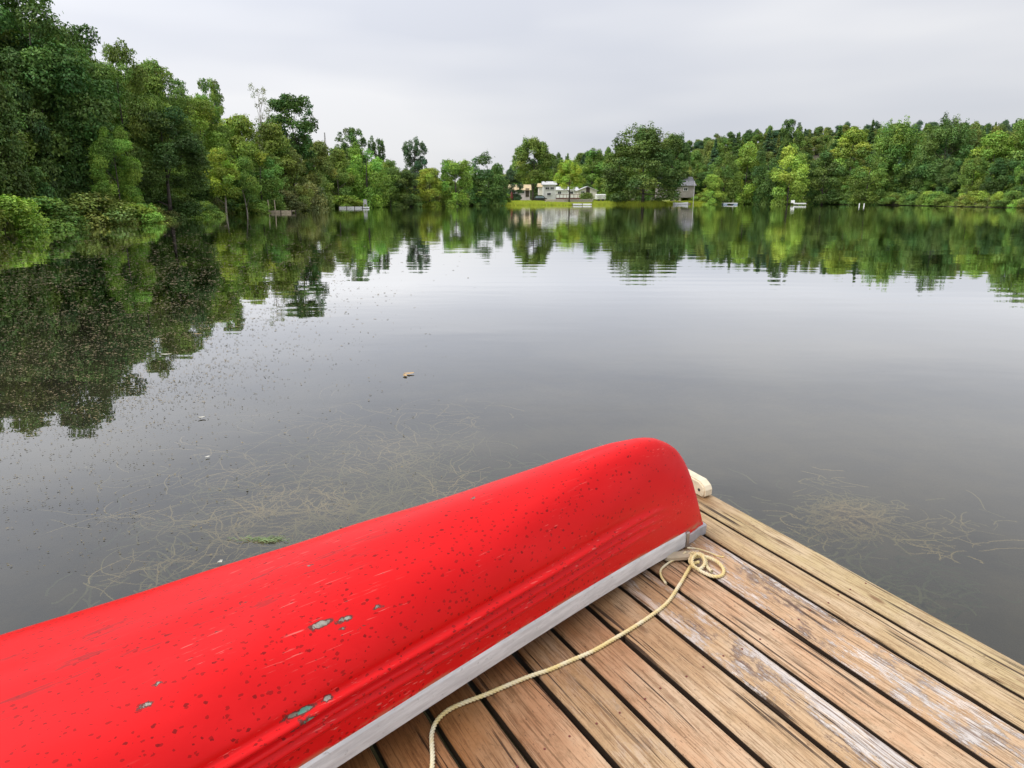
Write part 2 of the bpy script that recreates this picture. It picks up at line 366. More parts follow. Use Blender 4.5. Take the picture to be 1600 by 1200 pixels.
def trunk_mesh(name, seed, cs, H=15, r=0.26, lean=0.0, top=0.8, limbs=9, mat='bark'):
    rg = np.random.default_rng(seed + 99); mb = MB()
    pts = [Vector((lean * H * (q ** 1.3) * 0.3 + 0.12 * math.sin(q * 5 + seed), 0.12 * math.sin(q * 4 + seed * 2), q * H * top - (0.4 if q == 0 else 0))) for q in np.linspace(0, 1, 8)]
    mb.tube(pts, [r * 1.35] + [r * (1 - 0.88 * q) for q in np.linspace(0, 1, 8)[1:]], 7)
    for i in rg.choice(len(cs), min(limbs, len(cs)), replace=False):
        c = Vector(cs[i]); zf = min(0.95, max(0.18, (c.z / H - 0.18) / top)); j = zf * 7; a = pts[int(j)].lerp(pts[min(7, int(j) + 1)], j - int(j))
        rr = r * (1 - 0.88 * zf) * 0.6
        mid = a.lerp(c, 0.5) + Vector((0, 0, -0.25))
        mb.tube([a, mid, c], [rr, rr * 0.6, rr * 0.2], 5)
    o_ = mb.build(name, M[mat], None, True); me = o_.data; bpy.data.objects.remove(o_); return me
LIB = {}
def lib(key, seed, trunk=None, **kw):
    cm, cs = crown_mesh('crown', seed, **kw); tk = dict(H=kw.get('H', 15)); tk.update(trunk or {})
    LIB.setdefault(key, []).append((cm, trunk_mesh('trunk', seed, cs, **tk), kw.get('H', 15), kw.get('W', 11)))
for s in (1, 2, 3): lib('near', s, H=15, W=11, lobes=60, leaves=62000, leaf=0.115, lobe_r=0.115, base=0.04, prof='oval', inner=0.5)
for s in (11, 12, 13, 14): lib('round', s, H=14, W=11, lobes=46, leaves=27000, leaf=0.17, lobe_r=0.13, base=0.04, prof='dome')
for s in (21, 22): lib('maple', s, H=16, W=15, lobes=64, leaves=46000, leaf=0.175, lobe_r=0.105, base=0.03, prof='dome', spiky=22)
for s in (31, 32, 33): lib('elm', s, H=16, W=10, lobes=95, leaves=19000, leaf=0.155, lobe_r=0.072, base=0.34, prof='vase', flat=0.95, inner=0.2, trunk=dict(r=0.3, limbs=34, top=0.85))
for s in (91, 92): lib('airy', s, H=15, W=13, lobes=62, leaves=34000, leaf=0.165, lobe_r=0.10, base=0.36, prof='dome', spiky=12, inner=0.35, trunk=dict(r=0.34, limbs=20))
for s in (41, 42, 43): lib('spruce', s, H=17, W=6.5, lobes=130, leaves=18000, leaf=0.16, lobe_r=0.16, base=0.08, prof='cone', flat=0.5, inner=0.7, trunk=dict(r=0.2, top=0.97, limbs=4))
for s in (51, 52): lib('willow', s, H=13, W=9, lobes=44, leaves=27000, leaf=0.15, lobe_r=0.13, base=0.02, prof='column', flat=1.15)
for s in (61,): lib('bare', s, H=16, W=7, lobes=30, leaves=1800, leaf=0.12, lobe_r=0.09, base=0.5, prof='vase', trunk=dict(r=0.22, limbs=28, top=0.95, mat='pale_bark'))
for s in (71,): lib('leaning', s, H=10, W=7, lobes=30, leaves=15000, leaf=0.12, lobe_r=0.14, base=0.34, prof='dome', trunk=dict(r=0.17, lean=0.5, limbs=7, top=0.7, mat='pale_bark'))
for s in (81, 82, 83): lib('bush', s, H=2.6, W=4.2, lobes=24, leaves=8000, leaf=0.08, lobe_r=0.15, base=0.0, prof='dome', trunk=dict(r=0.05, limbs=6, top=0.6))
NAME = dict(near='broadleaf_tree', round='broadleaf_tree', maple='maple_tree', elm='elm_tree', airy='broadleaf_tree', spruce='spruce_tree', willow='willow_tree', bare='bare_tree', leaning='leaning_tree', bush='bush')
HUE = dict(meadow=(0.130, 0.155, 0.018), dark=(0.036, 0.064, 0.015), deep=(0.027, 0.052, 0.013), mid=(0.056, 0.090, 0.017), bright=(0.084, 0.128, 0.020), lime=(0.102, 0.160, 0.026),
           yellow=(0.105, 0.140, 0.018), olive=(0.066, 0.084, 0.020), dull=(0.060, 0.068, 0.024), blue=(0.030, 0.055, 0.025))
cnt = [0]
def plant(kind, X, Y, H, W, hue, label=None, group=None, zoff=0.0, cat='tree', var=None, rz=None):
    i = cnt[0]; cnt[0] += 1
    L_ = LIB[kind]; cm, tm, h0, w0 = L_[(i if var is None else var) % len(L_)]
    r = empty(NAME[kind], (X, Y, gz(X, Y) + zoff), (i * 2.399) % 6.283 if rz is None else rz)
    r.scale = (W / w0, W / w0, H / h0)
    tag(r, label, cat, group)
    a = link('trunk', tm, None, r); b_ = link('crown', cm, None, r)
    hc = HUE[hue]; k = 0.9 + 0.2 * random.random()
    b_.color = (hc[0] * k, hc[1] * k, hc[2] * k, 1); return r
def tree(px, top, wpx, Y, kind, hue, label, group=None, **kw):
    X = x_at(px, Y); H = z_at(top, Y) - gz(X, Y); W = wpx / FPX * Y * CP
    return plant(kind, X, Y, H, W, hue, label, group, **kw)

TREES = [
 (95, -35, 230, 47, 'near', 'dark', 'tallest dark leafy tree at the far left, reaching out of the top of the view'),
 (-60, -60, 260, 44, 'near', 'mid', 'tall green tree left of the tallest tree, near the left edge'),
 (-230, -40, 240, 40, 'near', 'dark', 'tall dark tree beyond the left edge of the near bank'),
 (212, 62, 120, 54, 'near', 'mid', 'tall green tree on the left bank whose top is highest of the hillside slope'),
 (272, 93, 115, 62, 'near', 'mid', 'rounded green tree just right of the highest one on the left hillside'),
 (268, 168, 150, 55, 'near', 'deep', 'broad very dark maple low on the left bank'),
 (192, 195, 80, 46, 'near', 'bright', 'bright green tree hanging over the water at the left edge'),
 (347, 122, 62, 80, 'elm', 'mid', 'slender open-topped tree poking above the left slope'),
 (326, 148, 104, 72, 'near', 'bright', 'light green tree on the middle of the left slope'),
 (380, 168, 100, 78, 'round', 'bright', 'fresh green tree below the open-topped one on the left slope'),
 (432, 186, 90, 86, 'round', 'mid', 'mid green tree in front of the open-crowned dark tree'),
 (352, 232, 66, 69, 'leaning', 'yellow', 'small yellowish tree with two leaning pale trunks on the left bank'),
 (388, 246, 50, 71.5, 'leaning', 'mid', 'small green tree on a leaning pale trunk right of the yellowish one'),
 (412, 240, 80, 77, 'willow', 'mid', 'dense green willow-like tree right of the leaning trunks'),
 (419, 130, 42, 100, 'bare', 'dull', 'thin nearly bare tree standing above the left treeline'),
 (466, 147, 100, 96, 'elm', 'dark', 'dark open-crowned tree right of the nearly bare one'),
 (462, 232, 62, 88, 'round', 'olive', 'dull brown-green tree above the little clearing'),
 (500, 212, 66, 102, 'round', 'olive', 'olive tree where the left treeline drops to the far shore'),
 (530, 228, 60, 112, 'round', 'mid', 'green tree between the olive tree and the pale weeping one'),
 (553, 200, 62, 132, 'elm', 'dark', 'dark spreading tree rising behind the pale weeping tree'),
 (592, 211, 36, 134, 'elm', 'deep', 'narrow dark tree right of the dark spreading one'),
 (576, 226, 74, 116, 'willow', 'lime', 'pale lime weeping tree with foliage down to the water behind the floating dock'),
 (612, 248, 54, 124, 'round', 'mid', 'small green tree right of the pale weeping tree'),
 (650, 213, 52, 132, 'elm', 'blue', 'dark vase-shaped tree with sky showing through its crown'),
 (636, 264, 56, 124, 'round', 'dark', 'low dark tree beneath the vase-shaped one'),
 (672, 257, 54, 128, 'round', 'yellow', 'yellowing low tree right of the vase-shaped one'),
 (713, 249, 60, 130, 'willow', 'bright', 'bright rounded tree between the yellowing tree and the dark dense one'),
 (763, 241, 66, 138, 'willow', 'dark', 'dark dense tree at the left end of the lawn'),
 (800, 262, 40, 175, 'round', 'blue', 'small tree behind the lilac cottage'),
 (833, 218, 76, 164, 'airy', 'mid', 'tall airy tree between the lilac cottage and the white house', None),
 (889, 250, 52, 156, 'airy', 'yellow', 'yellow-green round tree on the lawn in front of the beige cottage'),
 (925, 233, 70, 200, 'round', 'mid', 'green tree behind the beige cottage'),
 (1003, 202, 138, 162, 'maple', 'dark', 'largest broad maple standing on the far lawn'),
 (1048, 212, 62, 186, 'airy', 'dark', 'right-hand companion of the largest maple, above the grey house'),
 (966, 224, 66, 182, 'round', 'mid', 'green tree tucked behind the left side of the largest maple'),
 (1128, 240, 54, 166, 'willow', 'mid', 'green tree right of the grey house'),
 (1163, 222, 62, 172, 'round', 'bright', 'bright topped tree above the pale blue raft'),
 (1196, 232, 50, 166, 'willow', 'dark', 'dark tree left of the bright lime tree'),
 (1230, 223, 64, 161, 'round', 'lime', 'bright lime tree on the right-hand shore'),
 (1283, 235, 70, 162, 'round', 'dark', 'dark rounded tree just right of the bright lime tree'),
 (1322, 200, 84, 178, 'round', 'bright', 'light green tree high on the right shore slope'),
 (1352, 250, 64, 152, 'willow', 'mid', 'low green tree leaning out over the right-hand shore'),
 (1390, 194, 96, 158, 'maple', 'mid', 'large layered tree at the right edge of the view'),
 (1465, 190, 100, 146, 'maple', 'dark', 'big dark tree past the layered tree on the right shore'),
 (1540, 205, 90, 136, 'round', 'bright', 'bright tree near the right-hand end of the shore'),
 (1610, 172, 120, 132, 'maple', 'mid', 'broad tree at the extreme right of the shore'),
 (1112, 212, 40, 230, 'spruce', 'blue', 'dark spruce above the trees right of the grey house'),
 (1147, 201, 44, 235, 'spruce', 'dark', 'twin-topped dark spruce on the right ridge'),
 (1193, 196, 50, 230, 'spruce', 'blue', 'tall spruce behind the dark tree on the right ridge'),
 (1226, 186, 44, 225, 'elm', 'dark', 'open-topped tree highest over the lime tree'),
 (1300, 190, 54, 225, 'spruce', 'dark', 'blunt dark spruce on the right ridge skyline'),
 (1349, 181, 40, 220, 'spruce', 'deep', 'sharply pointed spruce breaking the right ridge skyline'),
 (1378, 191, 50, 222, 'spruce', 'dark', 'spruce right of the sharply pointed one'),
 (883, 240, 24, 260, 'spruce', 'blue', 'small far spruce above the yellow-green lawn tree'),
 (803, 238, 22, 230, 'spruce', 'blue', 'slim distant spruce left of the tall airy tree'),
 (957, 284, 30, 184, 'round', 'lime', 'small light green tree behind the white trailer'),
 (934, 277, 24, 186, 'round', 'bright', 'small round tree beside the roof of the beige cottage'),
 (1112, 268, 44, 160, 'round', 'bright', 'low bright tree beside the white pole'),
]
for T in TREES: tree(*T[:7])
# the woods behind, each tree a copy of the library kinds
sky_pts = [(-700, -40), (0, -10), (130, 10), (200, 66), (270, 98), (330, 150), (390, 180), (440, 212), (500, 232), (545, 222), (600, 240), (650, 256), (700, 262), (760, 256),
           (800, 268), (850, 250), (900, 248), (950, 236), (1000, 232), (1060, 222), (1100, 217), (1160, 208), (1230, 200), (1300, 198), (1400, 199), (1600, 185), (2000, 170)]
def skyl(px): return float(np.interp(px, [p[0] for p in sky_pts], [p[1] for p in sky_pts]))
rf = random.Random(3)
def shore_Y(px):
    px_ = [p[0] for p in shore_px]; py_ = [p[1] for p in shore_px]
    return on_plane(px, float(np.interp(px, px_, py_)), 0).y
fills = []
for px in range(-420, 500, 34): fills.append((px + rf.uniform(-10, 10), 5 + rf.uniform(0, 3), rf.uniform(95, 150), 'low'))
for px in range(-420, 520, 40): fills.append((px + rf.uniform(-12, 12), 16 + rf.uniform(0, 5), rf.uniform(30, 60), 'left'))
for px in range(-420, 560, 38): fills.append((px + rf.uniform(-12, 12), 30 + rf.uniform(0, 8), rf.uniform(8, 34), 'left'))
for px in range(510, 790, 24): fills.append((px + rf.uniform(-8, 8), 12 + rf.uniform(0, 8), rf.uniform(8, 26), 'mid'))
for px in range(505, 780, 17): fills.append((px + rf.uniform(-6, 6), 4 + rf.uniform(0, 2), rf.uniform(24, 44), 'midlow'))
for px in range(1100, 1700, 22): fills.append((px + rf.uniform(-8, 8), 8 + rf.uniform(0, 5), rf.uniform(45, 75), 'rightlow'))
for px in range(1090, 1720, 24): fills.append((px + rf.uniform(-8, 8), 28 + rf.uniform(0, 10), rf.uniform(22, 40), 'right'))
for px in range(1060, 1720, 22): fills.append((px + rf.uniform(-8, 8), 55 + rf.uniform(0, 16), rf.uniform(-2, 14), 'right'))
LBL = dict(low=('broadleaf tree in the understorey along the left bank', 'understorey trees on the left bank'),
           left=('leafy tree in the woods behind the left bank', 'woods behind the left bank'),
           mid=('leafy tree in the wood behind the shore left of the lawn', 'wood left of the lawn'),
           midlow=('low tree at the water edge left of the lawn', 'low shore trees left of the lawn'),
           rightlow=('low tree at the edge of the right-hand far shore', 'low trees on the right-hand far shore'),
           right=('tree in the woods on the right-hand ridge', 'woods on the right-hand ridge'),
           far=('small far tree on the hill behind the houses', 'trees on the hill behind the houses'))
hues = dict(low=['dark', 'deep', 'mid', 'mid'], left=['mid', 'dark', 'bright', 'olive'], mid=['mid', 'dark', 'bright'], midlow=['mid', 'bright', 'dark', 'olive'],
            rightlow=['dark', 'mid', 'deep', 'mid'], right=['dark', 'mid', 'blue', 'olive', 'mid'])
ADJ = dict(dark='dark green', deep='very dark', mid='mid green', bright='light green', lime='lime green', yellow='yellowish', olive='olive', dull='brownish', blue='blue-green')
MARKS = [(95, 'tallest far left tree'), (212, 'highest tree of the left slope'), (268, 'very dark maple'), (305, 'bright reedy bush'), (347, 'slender open-topped tree'), (380, 'leaning pale trunks'), (419, 'nearly bare tree'), (445, 'small wooden dock'),
         (466, 'dark open-crowned tree'), (505, 'grassy clearing'), (550, 'floating dock'), (576, 'pale weeping tree'), (612, 'narrow dark tree'), (650, 'vase-shaped tree'), (690, 'yellowing low tree'), (713, 'bright rounded tree'), (763, 'dark dense tree by the lawn'),
         (805, 'lilac cottage'), (833, 'tall airy tree'), (858, 'white house'), (889, 'yellow-green lawn tree'), (917, 'beige cottage'), (940, 'white trailer'), (975, 'left side of the largest maple'), (1020, 'right side of the largest maple'), (1070, 'grey house'), (1100, 'white pole'),
         (1139, 'pale blue raft'), (1170, 'bright topped tree'), (1196, 'dark tree left of the lime tree'), (1230, 'bright lime tree'), (1250, 'short white dock'), (1283, 'dark rounded tree right of the lime tree'), (1322, 'light green tree high on the slope'), (1346, 'two short white posts'), (1390, 'large layered tree'),
         (1465, 'big dark tree past the layered one'), (1540, 'bright tree near the right end'), (1610, 'broad tree at the extreme right'), (-60, 'tall tree near the left edge'), (-230, 'tall dark tree beyond the left edge')]
SEEN = set()
def marked(adj, noun, zone, px, hw):
    ms_ = sorted(MARKS, key=lambda q: abs(q[0] - px)); lb = None
    for mk in ms_[:4]:
        side = 'by' if abs(px - mk[0]) < 9 else ('left of' if px < mk[0] else 'right of')
        for extra in ('', 'taller ', 'smaller '):
            c_ = f'{extra}{adj} {noun} {zone} {side} the {mk[1]}'
            if len(c_.split()) > 16: continue
            lb = lb or c_
            if c_ not in SEEN: SEEN.add(c_); return c_
    return lb
for px, dY, dtop, kd in fills:
    Ys = shore_Y(px) + dY * (1.0 if px > 500 else 0.9); top = skyl(px) + dtop
    if kd in ('midlow',): top = max(top, 262)
    w = {'low': 80, 'left': 85, 'mid': 40, 'midlow': 34, 'rightlow': 42, 'right': 36}[kd] * rf.uniform(0.8, 1.25) * (1.5 if px < 150 else 1)
    kind = 'round' if kd != 'right' or rf.random() < 0.55 else 'spruce'
    if kind == 'spruce': w *= 1.0
    if kd in ('low', 'midlow', 'rightlow') and rf.random() < 0.4: kind = 'willow'
    hq = rf.choice(hues[kd]); zone = dict(low='on the bank', left='up the slope', mid='in the wood', midlow='at the shore', rightlow='at the shore', right='on the ridge')[kd]
    tree(px, top, w, Ys, kind, hq, marked(ADJ[hq], 'spruce' if kind == 'spruce' else 'weeping tree' if kind == 'willow' else 'leafy tree', zone, px, kd in ('left', 'right')), LBL[kd][1])
a0, a1 = np.array(SH[0]), np.array(SH[-1]); out_n = np.array([-(a1 - a0)[1], (a1 - a0)[0]]); out_n = out_n / np.hypot(*out_n)
if shore_dist([(a0 + a1) / 2 + out_n * 5])[0] < 0: out_n = -out_n
for i in range(30):                                     # the wood goes on along the near left shore, beyond the frame
    q = (i % 10 + rf.uniform(-0.3, 0.3)) / 10; p = a0 + (a1 - a0) * q + out_n * (5 + 9 * (i // 10) + rf.uniform(-2, 2))
    hq = rf.choice(['mid', 'dark', 'bright', 'olive'])
    plant('near' if i % 3 == 0 else 'round', float(p[0]), float(p[1]), rf.uniform(10, 15), rf.uniform(9, 13), hq, 'leafy tree in the wood beyond the left edge of the view', 'wood beyond the left edge')
for row, (Yr, off) in enumerate(((285, 14), (330, 0), (375, -6))):
    for px in range(770, 1720, 15):
        pxx = px + rf.uniform(-5, 5)
        top = float(np.interp(pxx, [770, 860, 900, 1000, 1100, 1200, 1300, 1400, 1720], [262, 248, 240, 230, 217, 203, 197, 197, 186])) + off + rf.uniform(-3, 5)
        kq = 'spruce' if rf.random() < 0.35 else 'round'; hq = rf.choice(['blue', 'dark', 'mid', 'olive'])
        tree(pxx, max(top, 150), rf.uniform(20, 34), Yr + rf.uniform(-10, 10), kq, hq, marked(ADJ[hq], 'spruce' if kq == 'spruce' else 'tree', 'on the hill' if row < 2 else 'on the crest', pxx, False), LBL['far'][1])
# mid-distance trees between houses and hill
for i, px in enumerate(range(770, 1110, 22)):
    tree(px + rf.uniform(-7, 7), rf.uniform(258, 274) - (14 if px > 930 else 0), rf.uniform(26, 38), 208 + rf.uniform(-8, 14), 'round', *(lambda q: (q, marked(ADJ[q], 'tree', 'behind the houses', px, False)))(rf.choice(['mid', 'dark', 'bright', 'olive'])), 'row of trees behind the shore houses')

# bushes along the banks
bush_specs = [
 (150, 44, 3.4, 6.5, 'olive', 'large olive bush at the left edge of the bank'), (205, 45.5, 2.6, 5.0, 'bright', 'bright bush overhanging the near left water'),
 (232, 50, 2.2, 4.0, 'olive', 'yellow-green bush on the left bank by the water'), (262, 54, 1.6, 3.6, 'dull', 'brownish shrub under the very dark maple'),
 (290, 58.5, 1.8, 4.4, 'lime', 'bright green reedy bush under the very dark maple'), (318, 60, 1.7, 3.4, 'mid', 'green bush left of the leaning trunks'),
 (395, 73, 1.5, 4.0, 'mid', 'low bush right of the leaning trunks'), (440, 83, 2.4, 5.0, 'dull', 'dark brownish bush behind the wooden dock'),
 (478, 92, 3.6, 6.5, 'dull', 'large brown-green bush left of the grassy clearing'), (535, 110, 2.2, 7.0, 'bright', 'light bush behind the clearing'),
 (60, 37, 3.0, 5.5, 'mid', 'green bush beyond the left edge'), (0, 34, 3.0, 5.5, 'bright', 'light bush far beyond the left edge'), (-90, 30, 3.2, 5.5, 'mid', 'outermost bush on the left bank'),
 (1100, 176, 2.4, 6.0, 'bright', 'bright bush right of the white pole'), (1075, 186, 1.6, 6, 'mid', 'bush beside the grey house'),
 (916, 161, 2.4, 4.2, 'mid', 'small bush beside the stone wall'), (838, 170, 0.9, 3, 'dark', 'dark bush at the foot of the tall airy tree')]
for px, Y, h, w, hue, lb in bush_specs: plant('bush', x_at(px, Y), Y + 0.6, h * (0.62 if Y < 60 else 1), w * (0.8 if Y < 60 else 1), hue, lb, cat='bush', zoff=-0.1)
for px in list(range(500, 785, 14)) + list(range(1150, 1640, 15)):
    pxx = px + rf.uniform(-4, 4); Y = shore_Y(pxx) + 1.0
    plant('bush', x_at(pxx, Y), Y, rf.uniform(0.9, 2.9), rf.uniform(3, 6), *(lambda q: (q, marked(ADJ[q], 'bush', 'at the waterside', pxx, False)))(rf.choice(['mid', 'dark', 'olive', 'bright'])), 'waterside bushes on the far shore', cat='bush', zoff=-0.15)
for px in range(165, 470, 13):
    pxx = px + rf.uniform(-5, 5); Y = shore_Y(pxx) + 1.3
    plant('bush', x_at(pxx, Y), Y + rf.uniform(0, 1.5), rf.uniform(0.8, 1.6), rf.uniform(2.4, 3.6), *(lambda q: (q, marked(ADJ[q], 'bush', 'on the bank', pxx, False)))(rf.choice(['mid', 'dull', 'olive', 'bright', 'dark'])), 'low bushes along the left bank', cat='bush', zoff=-0.12)

# grass tufts and reeds on the banks (nobody could count the blades)
def grass(name, pts, hmin, hmax, label, hue, per=14):
    V, F = [], []; k = 0; rg = np.random.default_rng(5)
    P = np.array(pts); Zg = height(P)
    P = np.repeat(P, per, 0) + rg.normal(0, 0.22, (len(P) * per, 2)); Zg = np.repeat(Zg, per)
    n = len(P); hh = rg.uniform(hmin, hmax, n); an = rg.random(n) * 6.28; wd = rg.uniform(0.02, 0.06, n); ln = rg.normal(0, 0.25, (n, 2)) * hh[:, None]
    b = np.stack([np.cos(an) * wd, np.sin(an) * wd], 1)
    A = np.column_stack([P - b, Zg - 0.05]); B = np.column_stack([P + b, Zg - 0.05]); C = np.column_stack([P + ln, Zg + hh])
    V = np.stack([A, B, C], 1).reshape(-1, 3); F = np.arange(3 * n).reshape(n, 3)
    me = np_mesh(name, V, F)
    lob = rg.uniform(0.7, 1.3, n); tint = np.stack([lob * rg.uniform(0.9, 1.2, n), lob, lob, np.ones(n)], 1).repeat(3, 0)
    a_ = me.color_attributes.new('tint', 'FLOAT_COLOR', 'POINT'); a_.data.foreach_set('color', tint.astype(np.float32).ravel())
    o_ = link(name, me, M['foliage']); o_.color = (*HUE[hue], 1); tag(o_, label, 'grass', kind='stuff'); return o_
pts = []
for i in range(3600):
    px = rf.uniform(782, 1100); Ys = shore_Y(px); Y = Ys + rf.uniform(-0.2, 1) ** 2 * 22
    pts.append((x_at(px, Y), Y))
grass('lawn_grass', pts, 0.12, 0.35, 'yellow-green lawn grass sloping to the far shore', 'meadow', 16)
pts = []
for i in range(1500):
    px = rf.uniform(-100, 470); Y = shore_Y(px) + rf.uniform(-0.1, 2.5); pts.append((x_at(px, Y), Y))
grass('bank_grass', pts, 0.2, 0.6, 'rough tall grass fringing the left bank', 'olive', 12)
pts = []
for i in range(700):
    px = rf.uniform(484, 535); Y = shore_Y(px) + rf.uniform(-0.1, 7); pts.append((x_at(px, Y), Y))
grass('clearing_grass', pts, 0.1, 0.4, 'bright grass of the small clearing on the left shore', 'meadow', 14)
pts = []
for i in range(700):
    px = rf.uniform(930, 1035); Y = shore_Y(px) - 1.2 + rf.uniform(-1.2, 2.0); pts.append((x_at(px, Y), Y))
grass('shore_reeds', pts, 0.4, 0.9, 'yellow-green reeds in front of the largest maple', 'meadow', 10)

# ------------------------------------------------------------------ far shore buildings and small things
def seg(px0, px1, Y): return x_at(px0, Y), x_at(px1, Y)
def window(parent, x0, x1, z0, z1, y, fr='white_paint'):
    w = MB()
    t_ = 0.07
    for c, s in ((((x0 + x1) / 2, y, z1), (x1 - x0 + 2 * t_, 0.10, t_)), (((x0 + x1) / 2, y, z0), (x1 - x0 + 2 * t_, 0.14, t_)),
                 ((x0, y, (z0 + z1) / 2), (t_, 0.09, z1 - z0)), ((x1, y, (z0 + z1) / 2), (t_, 0.09, z1 - z0)), (((x0 + x1) / 2, y, (z0 + z1) / 2), (0.04, 0.07, z1 - z0))):
        w.box(c, s)
    f = w.build('window', M[fr], parent)
    MB().box(((x0 + x1) / 2, y + 0.03, (z0 + z1) / 2), (x1 - x0, 0.03, z1 - z0)).build('pane', M['glass_dark'], f)
def house(name, px0, px1, Y, py_base, py_eave, py_ridge, depth, wall, roof, wins, label, ridge='x', door=None, cat='house', over=0.35):
    X0, X1 = seg(px0, px1, Y); cxm = (X0 + X1) / 2; w = X1 - X0
    zb = z_at(py_base, Y); ze = z_at(py_eave, Y) - zb; zr = z_at(py_ridge, Y) - zb
    r = empty(name, (cxm, Y, zb)); tag(r, label, cat)
    MB().box((0, depth / 2, ze / 2 - 0.4), (w, depth, ze + 0.8)).build('wall', M[wall], r)
    if ridge == 'x':
        a = MB(); a.prism([(-w / 2 - over, -over, ze + 0.003), (-w / 2 - over, depth / 2, zr), (-w / 2 - over, depth + over, ze + 0.003)], (w + 2 * over, 0, 0)).build('roof', M[roof], r)
    else:
        MB().prism([(-w / 2, 0.0, ze + 0.002), (0, 0.0, zr - 0.12), (w / 2, 0.0, ze + 0.002)], (0, depth, 0)).build('gable', M[wall], r)
        s = MB()
        for sg in (-1, 1):
            s.prism([(sg * (w / 2 + over), -over, ze - 0.12), (0, -over, zr), (0, -over, zr - 0.10), (sg * (w / 2 + over), -over, ze - 0.22)], (0, depth + 2 * over, 0))
        s.build('roof', M[roof], r)
    for (a0, a1, b0, b1) in wins:
        window(r, -w / 2 + a0 * w, -w / 2 + a1 * w, b0 * ze, b1 * ze, -0.03)
    if door:
        d_ = MB().box((-w / 2 + door * w, -0.03, 1.0), (0.9, 0.08, 2.0)).build('door', M['dark_wood'], r)
        MB().tube([(-w / 2 + door * w + 0.32, -0.09, 1.0), (-w / 2 + door * w + 0.32, -0.13, 1.0)], 0.03, 6).build('handle', M['steel'], d_)
    return r
house('cottage', 787, 828, 180, 307.5, 297, 288, 7, 'lilac_wall', 'tan_roof', [(0.30, 0.46, 0.5, 0.9), (0.62, 0.78, 0.5, 0.9)], 'long low lilac cottage with tan roof at the left end of the lawn', door=0.9)
house('white_house', 849, 868, 172, 308.5, 288.5, 283, 6, 'white_paint', 'pale_roof', [(0.15, 0.48, 0.62, 0.80), (0.55, 0.85, 0.62, 0.80), (0.3, 0.6, 0.16, 0.36)], 'tall narrow white two-storey house with flat pale roof')
house('cottage', 903, 932, 176, 306, 297, 291, 6, 'beige_wall', 'pale_roof', [(0.15, 0.35, 0.35, 0.8)], 'pale beige cottage with a shallow gabled roof right of the yellow-green tree', ridge='y', door=0.52)
house('cottage', 868, 902, 182, 306.5, 297, 291.5, 6, 'white_paint', 'pale_roof', [(0.1, 0.25, 0.35, 0.8), (0.6, 0.8, 0.35, 0.8)], 'low white cottage behind the yellow-green lawn tree and the red-brown deck')
house('barn', 842, 858, 196, 300, 292, 286, 8, 'beige_wall', 'tan_roof', [], 'tan roofed outbuilding behind the white house')
house('grey_house', 1034, 1084, 181, 303.5, 290, 275.5, 9, 'grey_wall', 'grey_roof', [(0.30, 0.42, 0.4, 0.75), (0.66, 0.78, 0.4, 0.75)], 'grey gabled house half hidden beside the largest maple', door=0.2)
# white trailer
Y = 172; X0, X1 = seg(930, 946, Y); zb = z_at(306, Y); r = empty('trailer', ((X0 + X1) / 2, Y, gz((X0 + X1) / 2, Y)), 0); tag(r, 'small white trailer parked right of the beige cottage', 'trailer')
MB().box((0, 0, 1.05), (X1 - X0, 1.9, 1.3), bevel=0.18).build('body', M['white_paint'], r)
for sx in (-0.45, 0.45):
    MB().tube([(sx, -0.92, 0.33), (sx, -0.72, 0.33)], 0.33, 12).build('wheel', M['dark_metal'], r)
window(r, -0.7, -0.1, 1.0, 1.45, -0.96)
# dark car by the white house
Y = 170; cx_ = x_at(843, Y); r = empty('parked_car', (cx_, Y, gz(cx_, Y) + 1.0)); r.location.z = gz(cx_, Y); tag(r, 'dark car parked between the tall airy tree and the white house', 'car')
MB().prism([(-1.7, -0.8, 0.35), (-1.75, -0.8, 0.85), (-1.2, -0.8, 0.95), (-0.75, -0.8, 1.5), (0.9, -0.8, 1.5), (1.3, -0.8, 0.98), (1.75, -0.8, 0.9), (1.75, -0.8, 0.35)], (0, 1.6, 0)).build('body', M['dark_metal'], r)
MB().prism([(-1.05, -0.83, 1.0), (-0.7, -0.83, 1.42), (0.82, -0.83, 1.42), (1.1, -0.83, 1.0)], (0, 0.02, 0)).build('side_window', M['pale_blue'], r)
for sx in (-1.1, 1.1):
    w = MB().tube([(sx, -0.86, 0.33), (sx, -0.64, 0.33)], 0.33, 12).build('wheel', M['dark_wood'], r)
# folded umbrella
Y = 168; X = x_at(799.5, Y); r = empty('patio_umbrella', (X, Y, gz(X, Y))); tag(r, 'folded dark red patio umbrella in front of the lilac cottage', 'umbrella')
MB().tube([(0, 0, 0), (0, 0, 2.4)], 0.04, 6).build('pole', M['pale_wood'], r)
MB().tube([(0, 0, 0.5), (0, 0, 0.9), (0, 0, 1.8), (0, 0, 2.35)], [0.18, 0.42, 0.3, 0.06], 10).build('canopy', M['red_brown'], r)
# teal tarp shelter
Y = 172; X = x_at(788, Y); r = empty('tarp_shelter', (X, Y, gz(X, Y))); tag(r, 'teal tarp shelter at the left end of the lilac cottage', 'shelter')
MB().prism([(-1.1, -1, 1.6), (0, -1, 2.3), (1.1, -1, 1.6), (1.1, -1, 1.5), (0, -1, 2.2), (-1.1, -1, 1.5)], (0, 2.4, 0)).build('tarp', M['teal_tarp'], r)
for sx in (-1, 1):
    for sy in (-0.9, 1.3): MB().tube([(sx, sy, 0), (sx, sy, 1.58)], 0.04, 6).build('pole', M['pale_wood'], r)
